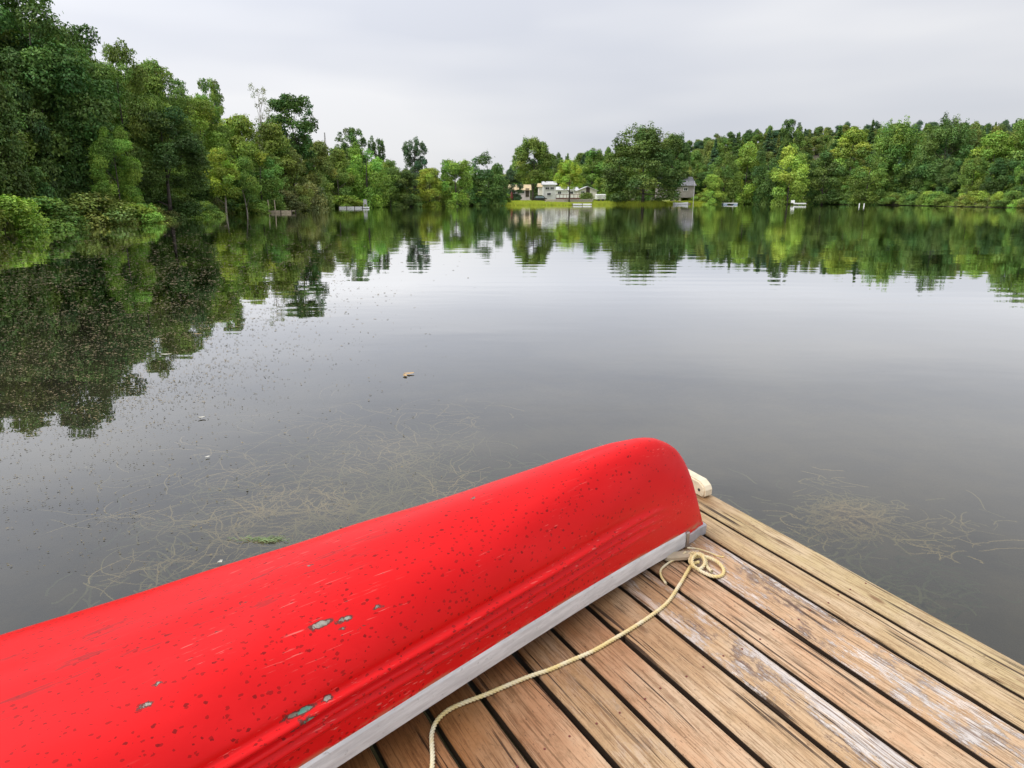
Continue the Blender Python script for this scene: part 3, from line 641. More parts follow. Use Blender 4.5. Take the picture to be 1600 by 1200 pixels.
# brown deck in front of the beige cottage
Y = 166; X0, X1 = seg(868, 912, Y); zc = gz((X0 + X1) / 2, Y); r = empty('garden_deck', ((X0 + X1) / 2, Y, zc + 0.35)); tag(r, 'long dark red-brown wooden deck behind the stone wall', 'deck')
w = X1 - X0
MB().box((0, 0, 0.62), (w, 3.0, 0.12)).build('deck_floor', M['red_brown'], r)
MB().box((0, -1.48, 0.10), (w, 0.06, 0.90)).build('skirt', M['red_brown'], r)
MB().box((0, -1.45, 1.45), (w, 0.07, 0.09)).build('rail', M['red_brown'], r)
for i in range(9): MB().box((-w / 2 + w * i / 8, -1.45, 1.03), (0.09, 0.09, 0.75)).build('post', M['red_brown'], r)
# stone retaining wall with sand above, made of blocks
Y = 157; X0, X1 = seg(852, 926, Y); r = empty('retaining_wall', (X0, Y, gz(X0, Y))); tag(r, 'low pale stone retaining wall below the white house', 'wall')
sm = None; n = 22; bw = (X1 - X0) / n
for j in range(2):
    for i in range(n):
        if sm is None:
            o_ = MB().box((0, 0, 0), (bw - 0.03, 0.35, 0.33), bevel=0.04).build('stone', M['stone'], r); sm = o_.data
        else: o_ = link('stone', sm, None, r)
        o_.location = (bw * (i + 0.5 + 0.5 * (j % 2) - 0.25), rf.uniform(-0.03, 0.03) + j * 0.04, 0.12 + j * 0.34); o_.rotation_euler = (0, 0, rf.uniform(-0.03, 0.03))
MB().box(((X1 - X0) / 2, 1.6, 0.52), (X1 - X0, 2.8, 0.10)).build('sand_bed', M['sand'], r)
# docks
def small_dock(name, px0, px1, Y, top, label, mat='pale_wood', gaps=None, posts=3, nb=8, depth=1.2):
    X0, X1 = seg(px0, px1, Y); r = empty(name, ((X0 + X1) / 2, Y, 0)); tag(r, label, 'dock'); w = X1 - X0; bw = w / nb; sm = None
    for i in range(nb):
        if gaps and i in gaps: continue
        if sm is None:
            o_ = MB().box((0, 0, 0), (bw - 0.04, depth, 0.05)).build('board', M[mat], r); sm = o_.data
        else: o_ = link('board', sm, None, r)
        o_.location = (-w / 2 + bw * (i + 0.5), 0, top)
    MB().box((0, -depth / 2 + 0.02, top - 0.12), (w, 0.05, 0.18)).build('beam', M[mat], r)
    for i in range(posts):
        for sy in (-depth / 2 - 0.03, depth / 2 + 0.05):
            MB().tube([(-w / 2 + w * i / (posts - 1), sy, -1.0), (-w / 2 + w * i / (posts - 1), sy, top + 0.12)], 0.05, 6).build('post', M['dark_wood'], r)
    return r
d1 = small_dock('wooden_dock', 425, 459, 75, 0.22, 'small weathered wooden dock on the left shore with two tall posts', nb=9)
for px, hh in ((424, 1.35), (434, 1.3)):
    X = x_at(px, 75) - d1.location.x
    MB().tube([(X + 0.05, -0.72, -1), (X - 0.02, -0.72, hh)], 0.05, 6).build('tall_post', M['pale_wood'], d1)
d1.location.y = 75
Yd = on_plane(405, 332).y
for px in (404, 411):
    X = x_at(px, Yd); o_ = MB().tube([(0, 0, -1), (0.03, 0, 0.55)], 0.06, 7).build('mooring_post', M['pale_wood' if px == 404 else 'dark_wood'])
    o_.location = (X, Yd, 0); tag(o_, 'short pale mooring post left of the small wooden dock' if px == 404 else 'short dark mooring post left of the small wooden dock', 'post')
d2 = small_dock('floating_dock', 531, 568, 106, 0.22, 'low white segmented floating dock in front of the pale weeping tree', 'white_paint', gaps=(3, 7), nb=12, posts=4)
for q, px in enumerate((534, 543, 553, 561)):
    X = x_at(px, 106) - d2.location.x; MB().box((X, -0.05, 0.04), (0.45, 1.1, 0.24), bevel=0.05).build('float', M['white_paint'], d2)
# white plastic chair at the end of the floating dock
Y = 106; X = x_at(571, Y); r = empty('plastic_chair', (X, Y, 0.0)); tag(r, 'pale chair on a small float at the end of the floating dock', 'chair')
MB().box((0, 0, 0.12), (1.0, 1.0, 0.2), bevel=0.05).build('float', M['white_paint'], r)
MB().box((0, 0, 0.62), (0.5, 0.5, 0.06), bevel=0.02).build('seat', M['fibre'], r)
MB().box((-0.05, 0.24, 0.95), (0.5, 0.06, 0.62), bevel=0.02).build('backrest', M['fibre'], r)
for sx in (-0.22, 0.22):
    for sy in (-0.22, 0.22): MB().tube([(sx, sy, 0.22), (sx, sy, 0.6)], 0.025, 6).build('leg', M['fibre'], r)
    MB().box((sx, 0, 0.82), (0.05, 0.5, 0.04)).build('armrest', M['fibre'], r)
# two pale garden chairs on the clearing
for px, sc_, lb in ((508, 1.15, 'larger cream garden chair on the small clearing'), (501, 0.8, 'smaller cream garden chair on the small clearing')):
    Y = 107; X = x_at(px, Y); r = empty('garden_chair', (X, Y, gz(X, Y)), 0.3); r.scale = (sc_,) * 3; tag(r, lb, 'chair')
    MB().box((0, 0, 0.42), (0.7, 0.7, 0.06)).build('seat', M['cream_board'], r)
    MB().box((0, 0.36, 0.75), (0.7, 0.06, 0.7)).build('backrest', M['cream_board'], r)
    for sx in (-0.32, 0.32):
        MB().box((sx, 0, 0.62), (0.1, 0.7, 0.04)).build('armrest', M['cream_board'], r)
        for sy in (-0.3, 0.3): MB().box((sx, sy, 0.2), (0.06, 0.06, 0.42)).build('leg', M['cream_board'], r)
d3 = small_dock('swim_dock', 894, 924, 146, 0.30, 'white swim dock below the stone wall', 'white_paint', nb=10, posts=3, depth=2.2)
d4 = small_dock('shore_dock', 1046, 1078, 168, 0.26, 'pale dock below the grey house', 'pale_wood', nb=10, posts=3, depth=1.6)
# rowing boat shape
def boat(name, px0, px1, Y, label, mat, h=0.45):
    X0, X1 = seg(px0, px1, Y); Lb = X1 - X0; r = empty(name, ((X0 + X1) / 2, Y, 0)); tag(r, label, 'boat')
    n = 14; V = []; 
    for i in range(n + 1):
        q = i / n; b = 0.65 * (1 - (abs(2 * q - 0.8) / 1.2) ** 2.4) + 0.02; z = h + 0.12 * (2 * q - 0.8) ** 2; x = (q - 0.5) * Lb
        V += [(x, -b, z), (x, -b * 0.6, -0.08), (x, 0, -0.14), (x, b * 0.6, -0.08), (x, b, z)]
    F = [[i * 5 + j, (i + 1) * 5 + j, (i + 1) * 5 + j + 1, i * 5 + j + 1] for i in range(n) for j in range(4)]
    o_ = link('hull', np_mesh('hull', V, F, True), M[mat], r); s_ = o_.modifiers.new('s', 'SOLIDIFY'); s_.thickness = 0.04
    for q in (-0.18, 0.12): MB().box((q * Lb, 0, h * 0.7), (0.25, 1.05, 0.04)).build('seat', M['pale_wood'], r)
boat('rowing_boat', 1052, 1075, 161, 'pale rowing boat moored below the grey house', 'white_paint', 0.4)
Y = 168; X0, X1 = seg(1128, 1150, Y - 8); r = empty('swim_raft', ((X0 + X1) / 2, Y - 8, 0)); tag(r, 'pale blue and white swim raft floating off the right-hand shore', 'raft')
MB().box((0, 0, 0.30), (X1 - X0, 2.4, 0.14), bevel=0.03).build('deck', M['white_paint'], r)
for sx in (-1, 1): MB().box((sx * (X1 - X0) * 0.36, 0, 0.08), (0.9, 2.2, 0.30), bevel=0.08).build('float', M['pale_blue'], r)
MB().tube([((X1 - X0) * 0.36, 0.9, 0.3), ((X1 - X0) * 0.36, 0.9, 1.1)], 0.05, 6).build('ladder_rail', M['steel'], r)
d5 = small_dock('white_dock', 1237, 1258, 150, 0.42, 'short white dock with a pale box on its left end, below the lime tree', 'white_paint', nb=8, posts=2)
o_ = MB().box((-1.2, 0, 0.72), (0.6, 0.6, 0.5), bevel=0.04).build('dock_box', M['white_paint'], None); o_.location = (d5.location.x, d5.location.y, 0); tag(o_, 'pale storage box on the left end of the short white dock', 'box')
for px, lb in ((1342.5, 'left one of two short white posts in the right-hand water'), (1350, 'right one of two short white posts in the right-hand water')):
    Y = 136; o_ = MB().tube([(0, 0, -1), (0, 0, 0.25), (0, 0, 0.5)], [0.09, 0.09, 0.07], 8).build('mooring_post', M['white_paint']); o_.location = (x_at(px, Y), Y, 0); tag(o_, lb, 'post')
# pole and sunshade
Y = 160; X = x_at(1083, Y); o_ = MB().tube([(0, 0, -0.5), (0, 0, 5.0)], [0.045, 0.03], 8).build('flag_pole', M['white_paint']); o_.location = (X, Y, 0.0); tag(o_, 'thin white pole standing at the water edge near the grey house', 'pole')
Y = 170; X = x_at(1057, Y); r = empty('garden_sunshade', (X, Y, gz(X, Y))); tag(r, 'white topped garden sunshade on a dark post near the grey house', 'sunshade')
MB().tube([(0, 0, 0), (0, 0, 2.2)], 0.07, 6).build('post', M['dark_wood'], r)
MB().tube([(0, 0, 1.9), (0, 0, 2.1), (0, 0, 2.45)], [0.7, 0.6, 0.1], 8).build('canopy', M['white_paint'], r)
for px, lb in ((1051.5, 'pale lawn chair left of the dark sunshade post'), (1062, 'pale lawn chair right of the dark sunshade post')):
    X = x_at(px, Y); r = empty('lawn_chair', (X, Y, gz(X, Y))); tag(r, lb, 'chair')
    MB().box((0, 0, 0.4), (0.6, 0.6, 0.05)).build('seat', M['cream_board'], r); MB().box((0, 0.3, 0.75), (0.6, 0.05, 0.7)).build('backrest', M['cream_board'], r)
    for sx in (-0.27, 0.27):
        for sy in (-0.27, 0.27): MB().box((sx, sy, 0.19), (0.05, 0.05, 0.4)).build('leg', M['cream_board'], r)
# lattice mast above the left trees
Y = 230; X = x_at(514, Y); g0 = gz(X, Y); Ht = z_at(207, Y) - g0; r = empty('radio_mast', (X, Y, g0)); tag(r, 'thin radio mast rising behind the trees left of the far shore', 'mast')
for k in range(3):
    a = k * 2.094; MB().tube([(math.cos(a) * 0.5, math.sin(a) * 0.5, 0), (math.cos(a) * 0.12, math.sin(a) * 0.12, Ht)], 0.07, 5).build('mast_leg', M['steel'], r)
b_ = MB()
for i in range(20):
    z = Ht * i / 20; q = 0.5 - 0.38 * i / 20
    for k in range(3):
        a, c_ = k * 2.094, (k + 1) * 2.094; b_.tube([(math.cos(a) * q, math.sin(a) * q, z), (math.cos(c_) * q, math.sin(c_) * q, z + Ht / 20)], 0.03, 4)
b_.build('bracing', M['steel'], r)

# ------------------------------------------------------------------ the dock we stand on
A_D = math.atan((600 - 205) / FPX); H_D = 1.394     # its deck slopes up gently away from the shore
tilt = A_D - PITCH
n_ = Vector((0, -math.sin(tilt), math.cos(tilt))); g_ = Vector((0, math.cos(tilt), math.sin(tilt)))
D0 = Vector((0, 0, CAMH)) - n_ * H_D
E1 = Vector((-0.527, 0.850)).normalized(); E2 = Vector((E1.y, -E1.x))       # along and across the planks
def dock_uv(px, py, k=0.0):
    """deck coordinates (e1, e2) of the point k above the deck that the photograph shows at px,py"""
    a = A_D; h = H_D - k; s_ = (py - CY) / FPX
    z = h / (math.sin(a) + s_ * math.cos(a)); u = (px - CX) / FPX * z; v = (-s_ * z + h * math.cos(a)) / math.sin(a)
    return Vector((u * E1.x + v * E1.y, u * E2.x + v * E2.y))
e1w = Vector((1, 0, 0)) * E1.x + g_ * E1.y; e2w = Vector((1, 0, 0)) * E2.x + g_ * E2.y
DM = Matrix(((e2w.x, e1w.x, n_.x, D0.x), (e2w.y, e1w.y, n_.y, D0.y), (e2w.z, e1w.z, n_.z, D0.z), (0, 0, 0, 1)))   # local x = across, y = along planks, z = up
dock = empty('boat_dock'); dock.matrix_world = DM; tag(dock, 'weathered timber dock with wide plank gaps under the red canoe', 'dock')

m, t, o = new_mat('deck_wood'); M['deck_wood'] = m
b = N(t, 'ShaderNodeBsdfPrincipled'); t.links.new(b.outputs[0], o.inputs[0])
tcd = N(t, 'ShaderNodeTexCoord'); tcd.object = dock; dpos = tcd.outputs['Object']
oi = N(t, 'ShaderNodeObjectInfo'); tco = N(t, 'ShaderNodeTexCoord')
vadd = N(t, 'ShaderNodeVectorMath', operation='ADD'); t.links.new(tco.outputs['Object'], vadd.inputs[0])
cmb = N(t, 'ShaderNodeCombineXYZ'); rnd = mth(t, 'MULTIPLY', oi.outputs['Random'], 37.0)
for i in range(3): t.links.new(rnd, cmb.inputs[i])
t.links.new(cmb.outputs[0], vadd.inputs[1]); wp = vadd.outputs[0]
warp = noise(t, mapping(t, wp, (4, 1.2, 4)), 1.0, 2)
wv2 = N(t, 'ShaderNodeVectorMath', operation='MULTIPLY_ADD'); 
cw = N(t, 'ShaderNodeCombineXYZ'); t.links.new(mth(t, 'MULTIPLY', mth(t, 'SUBTRACT', warp, 0.5), 0.05), cw.inputs[0])
va2 = N(t, 'ShaderNodeVectorMath', operation='ADD'); t.links.new(wp, va2.inputs[0]); t.links.new(cw.outputs[0], va2.inputs[1]); wq = va2.outputs[0]
t.nodes.remove(wv2)
gA = noise(t, mapping(t, wq, (170, 6.0, 40)), 1.0, 6, 0.78)       # fine grain
gB = noise(t, mapping(t, wq, (38, 1.0, 10)), 1.0, 3, 0.6)        # broad grain
gC = noise(t, mapping(t, wq, (95, 1.5, 20)), 1.0, 2, 0.5)        # cracks
blot = noise(t, mapping(t, wp, (9, 4, 9)), 1.0, 5, 0.65)
speck = noise(t, mapping(t, wp, (170, 70, 100)), 1.0, 4, 0.7)
at_t = N(t, 'ShaderNodeAttribute', attribute_type='OBJECT', attribute_name='tone')
at_p = N(t, 'ShaderNodeAttribute', attribute_type='OBJECT', attribute_name='peel')
at_w = N(t, 'ShaderNodeAttribute', attribute_type='OBJECT', attribute_name='damp_shade')
basec = mixc(t, at_t.outputs['Fac'], (0.56, 0.35, 0.205), (0.49, 0.38, 0.20))
basec = mixc(t, mth(t, 'MULTIPLY', sstep(t, blot, 0.42, 0.62), 0.6), basec, (0.60, 0.46, 0.31))
basec = mixc(t, mth(t, 'MULTIPLY', sstep(t, gB, 0.52, 0.72), 0.45), basec, (0.30, 0.18, 0.085))
grain = mth(t, 'MULTIPLY', sstep(t, gA, 0.47, 0.62), 0.82)
basec = mixc(t, grain, basec, (0.22, 0.125, 0.06))
crack = mth(t, 'MULTIPLY', sstep(t, gC, 0.595, 0.65), sstep(t, noise(t, mapping(t, wp, (14, 3, 9)), 1.0, 2), 0.42, 0.58))
basec = mixc(t, mth(t, 'MULTIPLY', crack, 0.9), basec, (0.035, 0.018, 0.010))
basec = mixc(t, mth(t, 'MULTIPLY', sstep(t, speck, 0.60, 0.70), 0.75), basec, (0.10, 0.05, 0.03))
# knots
vk = N(t, 'ShaderNodeTexVoronoi'); vk.inputs['Scale'].default_value = 1.0; t.links.new(mapping(t, wq, (9, 3.0, 2)), vk.inputs[0])
kn = mth(t, 'SUBTRACT', 1.0, sstep(t, vk.outputs['Distance'], 0.05, 0.13))
basec = mixc(t, mth(t, 'MULTIPLY', kn, 0.75), basec, (0.15, 0.065, 0.028))
# old flaked white paint on some planks
pn = noise(t, mapping(t, wq, (34, 11, 20)), 1.0, 8, 0.8)
sepo = N(t, 'ShaderNodeSeparateXYZ'); t.links.new(tco.outputs['Object'], sepo.inputs[0])
pbig = noise(t, mapping(t, wp, (8, 1.6, 6)), 1.0, 2)
pm = mth(t, 'MULTIPLY', sstep(t, mth(t, 'ADD', mth(t, 'MULTIPLY', pn, 0.6), mth(t, 'MULTIPLY', pbig, 0.45)), 0.495, 0.555), at_p.outputs['Fac'])
dk = mth(t, 'MULTIPLY', sstep(t, mth(t, 'ADD', mth(t, 'MULTIPLY', pn, 0.6), mth(t, 'MULTIPLY', blot, 0.4)), 0.49, 0.56), at_p.outputs['Fac'])
basec = mixc(t, mth(t, 'MULTIPLY', dk, 0.85), basec, (0.14, 0.085, 0.065))
mot = noise(t, mapping(t, wp, (30, 14, 20)), 1.0, 6, 0.75); basec = mixc(t, mth(t, 'MULTIPLY', sstep(t, mot, 0.52, 0.66), 0.45), basec, (0.24, 0.16, 0.08))
basec = mixc(t, mth(t, 'MULTIPLY', mth(t, 'MULTIPLY', pm, sstep(t, gA, 0.62, 0.44)), 0.72), basec, (0.74, 0.70, 0.66))
# moisture and dirt stains beside the canoe, its shade painted in too
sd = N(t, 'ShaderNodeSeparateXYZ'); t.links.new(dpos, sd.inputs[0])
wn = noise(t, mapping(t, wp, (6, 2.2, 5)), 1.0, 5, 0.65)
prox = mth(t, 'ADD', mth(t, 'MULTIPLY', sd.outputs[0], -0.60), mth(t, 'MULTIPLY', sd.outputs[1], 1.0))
wet_shade = sstep(t, mth(t, 'ADD', prox, mth(t, 'MULTIPLY', wn, 0.9)), 0.65, 1.45)
wet_shade = mth(t, 'MULTIPLY', wet_shade, at_w.outputs['Fac'])
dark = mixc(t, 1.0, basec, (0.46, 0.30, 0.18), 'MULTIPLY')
fin = mixc(t, wet_shade, basec, dark)
fin = mixc(t, mth(t, 'SUBTRACT', 1.0, sstep(t, sepo.outputs[2], -0.009, -0.004)), fin, (0.035, 0.022, 0.014))   # plank sides darker below the top edge
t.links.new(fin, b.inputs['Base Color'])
rgh = mth(t, 'MULTIPLY_ADD', wet_shade, -0.25, 0.72); t.links.new(rgh, b.inputs['Roughness']); b.inputs['Specular IOR Level'].default_value = 0.35
hb = mth(t, 'SUBTRACT', mth(t, 'MULTIPLY', gA, -0.35), mth(t, 'MULTIPLY', crack, 1.2))
hb = mth(t, 'ADD', hb, mth(t, 'MULTIPLY', pm, 0.25)); t.links.new(bump(t, hb, 0.9, 0.0022), b.inputs['Normal'])

gaps = [-1.70, -1.55, -1.40, -1.25, -1.10, -0.95, -0.80, -0.65, -0.505, -0.355, -0.20, -0.05, 0.10, 0.25, 0.403, 0.559, 0.703, 0.863, 1.012, 1.166, 1.319, 1.466, 1.610, 1.785, 1.908, 2.040]
PLANK = {}
peels = {len(gaps) - 4: 1.0, len(gaps) - 6: 1.0, len(gaps) - 9: 0.25}
rp = random.Random(11)
Y_END, Y_START = 2.0, -1.15
for i in range(len(gaps) - 1):
    a, c_ = gaps[i] + 0.0085, gaps[i + 1] - (0.0085 if i < len(gaps) - 2 else 0.0)
    w = c_ - a; L_ = Y_END - Y_START + rp.uniform(-0.012, 0.012); bm = bmesh.new(); nseg = 16; T_ = 0.036
    prof = [(-w / 2, -T_), (-w / 2, -0.006), (-w / 2 + 0.003, -0.0015), (-w / 2 + 0.009, 0), (0, 0.0012), (w / 2 - 0.009, 0), (w / 2 - 0.003, -0.0015), (w / 2, -0.006), (w / 2, -T_)]
    rows = []
    for k in range(nseg + 1):
        y = -L_ / 2 + L_ * k / nseg; row = []
        jl, jr = rp.uniform(-0.0015, 0.0015), rp.uniform(-0.0015, 0.0015)
        for (x, z) in prof: row.append(bm.verts.new((x + (jl if x < 0 else jr if x > 0 else 0), y, z)))
        rows.append(row)
    for k in range(nseg):
        for j in range(len(prof)):
            j2 = (j + 1) % len(prof); bm.faces.new((rows[k][j], rows[k + 1][j], rows[k + 1][j2], rows[k][j2]))
    bm.faces.new(rows[0]); bm.faces.new(rows[-1][::-1])
    bmesh.ops.recalc_face_normals(bm, faces=bm.faces)
    me = bpy.data.meshes.new('plank'); bm.to_mesh(me); bm.free()
    p = link('plank', me, M['deck_wood'], dock); p.location = ((a + c_) / 2, (Y_END + Y_START) / 2, rp.uniform(-0.0015, 0.0015)); p.rotation_euler = (0, rp.uniform(-0.008, 0.008), rp.uniform(-0.0015, 0.0015))
    p['tone'] = rp.choice([0.0, 0.15, 0.35, 0.5]) if i < len(gaps) - 3 else (0.7 if i == len(gaps) - 3 else 0.95)
    p['peel'] = peels.get(i, 0.0); p['damp_shade'] = 1.0
    PLANK[i] = p
for y in (-0.9, 0.1, 1.05, 1.93):
    MB().box(((gaps[0] + gaps[-1]) / 2, y, -0.036 - 0.076), (gaps[-1] - gaps[0] - 0.10, 0.04, 0.14)).build('joist', M['dark_wood'], dock)
MB().box((2.012, (Y_END + Y_START) / 2, -0.037 - 0.075), (0.038, Y_END - Y_START - 0.02, 0.145)).build('side_beam', M['dark_wood'], dock)
MB().box((gaps[0] + 0.03, (Y_END + Y_START) / 2, -0.037 - 0.075), (0.038, Y_END - Y_START - 0.02, 0.145)).build('side_beam', M['dark_wood'], dock)
for x in (-1.5, 0.2, 1.9):
    for y in (-0.8, 1.85): MB().tube([(x, y, -1.8), (x, y, -0.19)], 0.06, 10).build('leg', M['dark_wood'], dock)
# screw heads along the joists
nm = None
for i, p in PLANK.items():
    if gaps[i] < 0.2: continue
    for y in (1.05, 1.93, 0.1):
        for sx in (-0.035, 0.035):
            if nm is None:
                o_ = MB().tube([(0, 0, -0.002), (0, 0, 0.0008)], 0.003, 8).build('screw', M['red_brown'], p); nm = o_.data
            else: o_ = link('screw', nm, None, p)
            o_.location = (sx + rp.uniform(-0.006, 0.006), y - p.location.y + rp.uniform(-0.008, 0.008), 0.001)
# cream bumper block on the corner
bm = bmesh.new(); xs0, xs1 = 1.978, 2.026; y0, y1 = 1.725, 2.16; hh = 0.066
pr = [(y1, 0.001), (y0 + 0.012, 0.001), (y0, 0.012), (y0, 0.036), (y0 + 0.010, 0.052), (y0 + 0.035, hh), (y0 + 0.12, hh + 0.001), (y1, hh)]
A_ = [bm.verts.new((xs0, y, z)) for y, z in pr]; B_ = [bm.verts.new((xs1, y, z)) for y, z in pr]; n = len(pr)
bm.faces.new(A_); bm.faces.new(B_[::-1])
for i in range(n): bm.faces.new((A_[i], B_[i], B_[(i + 1) % n], A_[(i + 1) % n]))
bmesh.ops.recalc_face_normals(bm, faces=bm.faces)
bmesh.ops.bevel(bm, geom=[e for e in bm.edges if abs(e.verts[0].co.x - e.verts[1].co.x) < 1e-5], offset=0.006, segments=2, affect='EDGES')
me = bpy.data.meshes.new('bumper_block'); bm.to_mesh(me); bm.free()
bb = link('bumper_block', me, M['cream_board'], dock)
for y, z in ((1.755, 0.030), (1.80, 0.045)):
    MB().tube([(xs0 - 0.0015, y, z), (xs0 + 0.004, y, z)], 0.0065, 10).build('screw', M['dark_metal'], bb)

# ------------------------------------------------------------------ canoe
CV = dict(tu=0.6753, tv=2.2485, hd=0.6061, B0=0.3695, pw=1.2075, sh=0.0823, shp=3.99, K0=0.4992, st=0.5025, ex=0.7083, k1=0.0648, e1=2.3669, e2=1.5485, bt=0.0105)
LC = 4.8
# profile of the stem and keel line measured from the near tip
_ts = [-0.02, 0.0, 0.023, 0.048, 0.095, 0.130, 0.157, 0.190, 0.233, 0.284, 0.323, 0.36, 0.45, 0.60, 0.80, 1.00, 1.30, 3.0]
_tk = [0.000, 0.020, 0.079, 0.139, 0.243, 0.306, 0.345, 0.382, 0.413, 0.440, 0.451, 0.457, 0.461, 0.453, 0.441, 0.432, 0.4169, 0.3067]
_fs = np.linspace(-0.05, 3.0, 3051); _fk = np.interp(_fs, _ts, _tk); _w = np.hanning(41); _w /= _w.sum()
_fk = np.convolve(np.pad(_fk, 20, mode='edge'), _w, 'valid')
def keel_ratio(se): return np.interp(se, _fs, _fk) / (CV['K0'] - CV['k1'] * (se - 0.03))
def hull_pt(s, th):
    """arrays s (from the near tip), th (0 = gunwale, pi/2 = keel) -> y, z"""
    se = np.minimum(s, LC - s); so_ = np.maximum(se - 0.03, 0); q = np.abs(1 - 2 * so_ / LC)
    B = CV['bt'] * (1 - np.exp(-so_ / 0.05)) + 0.006 + CV['B0'] * (1 - q ** CV['pw'])
    # round off the middle of the boat (a power of 1.2 has a crease at q = 0)
    B = np.where(q < 0.25, CV['bt'] + 0.006 + CV['B0'] * (1 - 0.25 ** CV['pw'] * (0.4 + 0.6 * (q / 0.25) ** 2)), B)
    G = CV['sh'] * (1 - q ** CV['shp'])
    s2 = s - 0.03; sl = np.where(s2 < 1.8, s2, 1.8 + 0.4 * (1 - np.exp(-(s2 - 1.8) / 0.4)))
    K = (CV['K0'] - CV['k1'] * sl) * np.where(se < 1.3, keel_ratio(np.minimum(se, 1.3)), 1.0)
    K = np.maximum(K, G + 0.002)
    exb = CV['ex'] + 0.16 * np.exp(-(se / 0.40) ** 2)
    y = B * np.cos(th).clip(0, 1) ** exb; z = G + (K - G) * np.sin(th) ** CV['ex']
    return y, z, B, G, K
ns, ntt = 420, 190
sv = LC * (0.5 - 0.5 * np.cos(np.pi * np.linspace(0, 1, ns)))
sv = 0.5 * sv + 0.5 * LC * np.linspace(0, 1, ns)
# denser rows round the lower side, where the moulded ridges run
thd = np.concatenate([np.linspace(0, 10, 14)[:-1], np.linspace(10, 32, 90)[:-1], np.linspace(32, 80, 50)[:-1], np.linspace(80, 90, 39)])
thr = np.radians(thd); nt_ = len(thr)
S2, T2 = np.meshgrid(sv, thr, indexing='ij'); Yh, Zh, Bh, Gh, Kh = hull_pt(S2, T2)
TD = np.degrees(T2)
se2 = np.minimum(S2, LC - S2); fade = ss(se2, 0.22, 0.6)
# outward normal in the section plane
dy = np.gradient(Yh, axis=1); dz = np.gradient(Zh, axis=1); ln = np.hypot(dy, dz) + 1e-9; ny_, nz_ = dz / ln, -dy / ln
ny_ = np.abs(ny_); nz_ = np.abs(nz_)
def gs(x, c, w): return np.exp(-((x - c) / w) ** 2)
cen = 19.0 + 1.5 * ss(se2, 1.1, 1.6)
off = 0.0085 * gs(TD, cen, 1.0) + 0.0055 * gs(TD, cen - 4.6, 0.75) + 0.0050 * gs(TD, cen - 8.6, 0.7) - 0.0045 * gs(TD, cen - 2.2, 1.1) - 0.003 * gs(TD, cen - 6.2, 1.1) - 0.004 * gs(TD, cen + 3.4, 2.4)
off *= fade * 1.25
kn_ = 0.008 * gs(Yh, 0, 0.060) - 0.001 * gs(Yh, 0.12, 0.05)
off2 = kn_ * ss(se2, 0.3, 1.1)
# slight waviness of an old hull
wav = 0.0022 * np.sin(S2 * 7.3 + TD * 0.05) * np.sin(TD * 0.09 + 1) + 0.0014 * np.sin(S2 * 15 + 2) * np.sin(TD * 0.13)
off = off + wav * ss(se2, 0.1, 0.4) * ss(TD, 6, 14)
Yn = Yh + ny_ * off; Zn = Zh + nz_ * off + off2
Yn[:, -1] = 0
Vn = np.stack([S2, Yn, Zn], -1); Vf = np.stack([S2, -Yn, Zn], -1)[:, ::-1][:, 1:]
VV = np.concatenate([Vn, Vf], 1); nc = VV.shape[1]
idx = np.arange(ns * nc).reshape(ns, nc)
F = np.stack([idx[:-1, :-1], idx[1:, :-1], idx[1:, 1:], idx[:-1, 1:]], -1).reshape(-1, 4)
canoe = empty('canoe'); tag(canoe, 'upturned red canoe with chipped paint resting across the dock', 'canoe')
hd = CV['hd']; dU = Vector((-math.cos(hd), -math.sin(hd))); nU = Vector((math.sin(hd), -math.cos(hd)))
def uvw(u, v): return Vector((1, 0, 0)) * u + g_ * v
ax, ay = uvw(*dU), uvw(*nU); org = D0 + uvw(CV['tu'] - 0.03 * dU.x, CV['tv'] - 0.03 * dU.y) + n_ * 0.004
CM = Matrix(((ax.x, ay.x, n_.x, org.x), (ax.y, ay.y, n_.y, org.y), (ax.z, ay.z, n_.z, org.z), (0, 0, 0, 1)))
canoe.matrix_world = CM
CMI = CM.inverted()
# where the photographed chips sit on the hull
Rp = (CM @ Matrix.Identity(4)); A3 = np.array(Rp)[:3, :3]; O3 = np.array(Rp)[:3, 3]
Wn = Vn.reshape(-1, 3) @ A3.T + O3 - np.array([0, 0, CAMH])
upc = Wn[:, 1] * SP + Wn[:, 2] * CP; zc = Wn[:, 1] * CP - Wn[:, 2] * SP
PX = np.stack([CX + FPX * Wn[:, 0] / zc, CY - FPX * upc / zc], 1)
def on_hull(px, py): return Vn.reshape(-1, 3)[((PX - [px, py]) ** 2).sum(1).argmin()]
chips = [(502, 975, .030, .008, 0), (537, 968, .024, .007, 0), (530, 984, .014, .005, 0), (564, 980, .024, .004, 0), (594, 950, .013, .006, 0), (383, 943, .012, .005, 0),
         (342, 990, .010, .004, 0), (253, 1069, .010, .005, 0), (227, 1105, .016, .007, 0), (474, 1109, .026, .009, 1), (476, 1127, .024, .009, 1), (446, 1118, .022, .008, 0), (508, 1095, .013, .009, 0),
         (742, 776, .009, .005, 0), (882, 855, .005, .005, 0), (487, 884, .012, .004, 0), (456, 1141, .014, .006, 0), (665, 785, .020, .003, 0), (685, 828, .018, .003, 0), (975, 828, .014, .005, 0), (756, 962, .03, .004, 0)]
m, t, o = new_mat('red_hull'); M['red_hull'] = m
b = N(t, 'ShaderNodeBsdfPrincipled'); t.links.new(b.outputs[0], o.inputs[0]); tcc = N(t, 'ShaderNodeTexCoord'); op = tcc.outputs['Object']
fade_n = noise(t, mapping(t, op, (1.2, 4, 4)), 1.0, 4, 0.6)
col = mixc(t, sstep(t, fade_n, 0.35, 0.65), (0.68, 0.004, 0.006), (0.75, 0.009, 0.012))
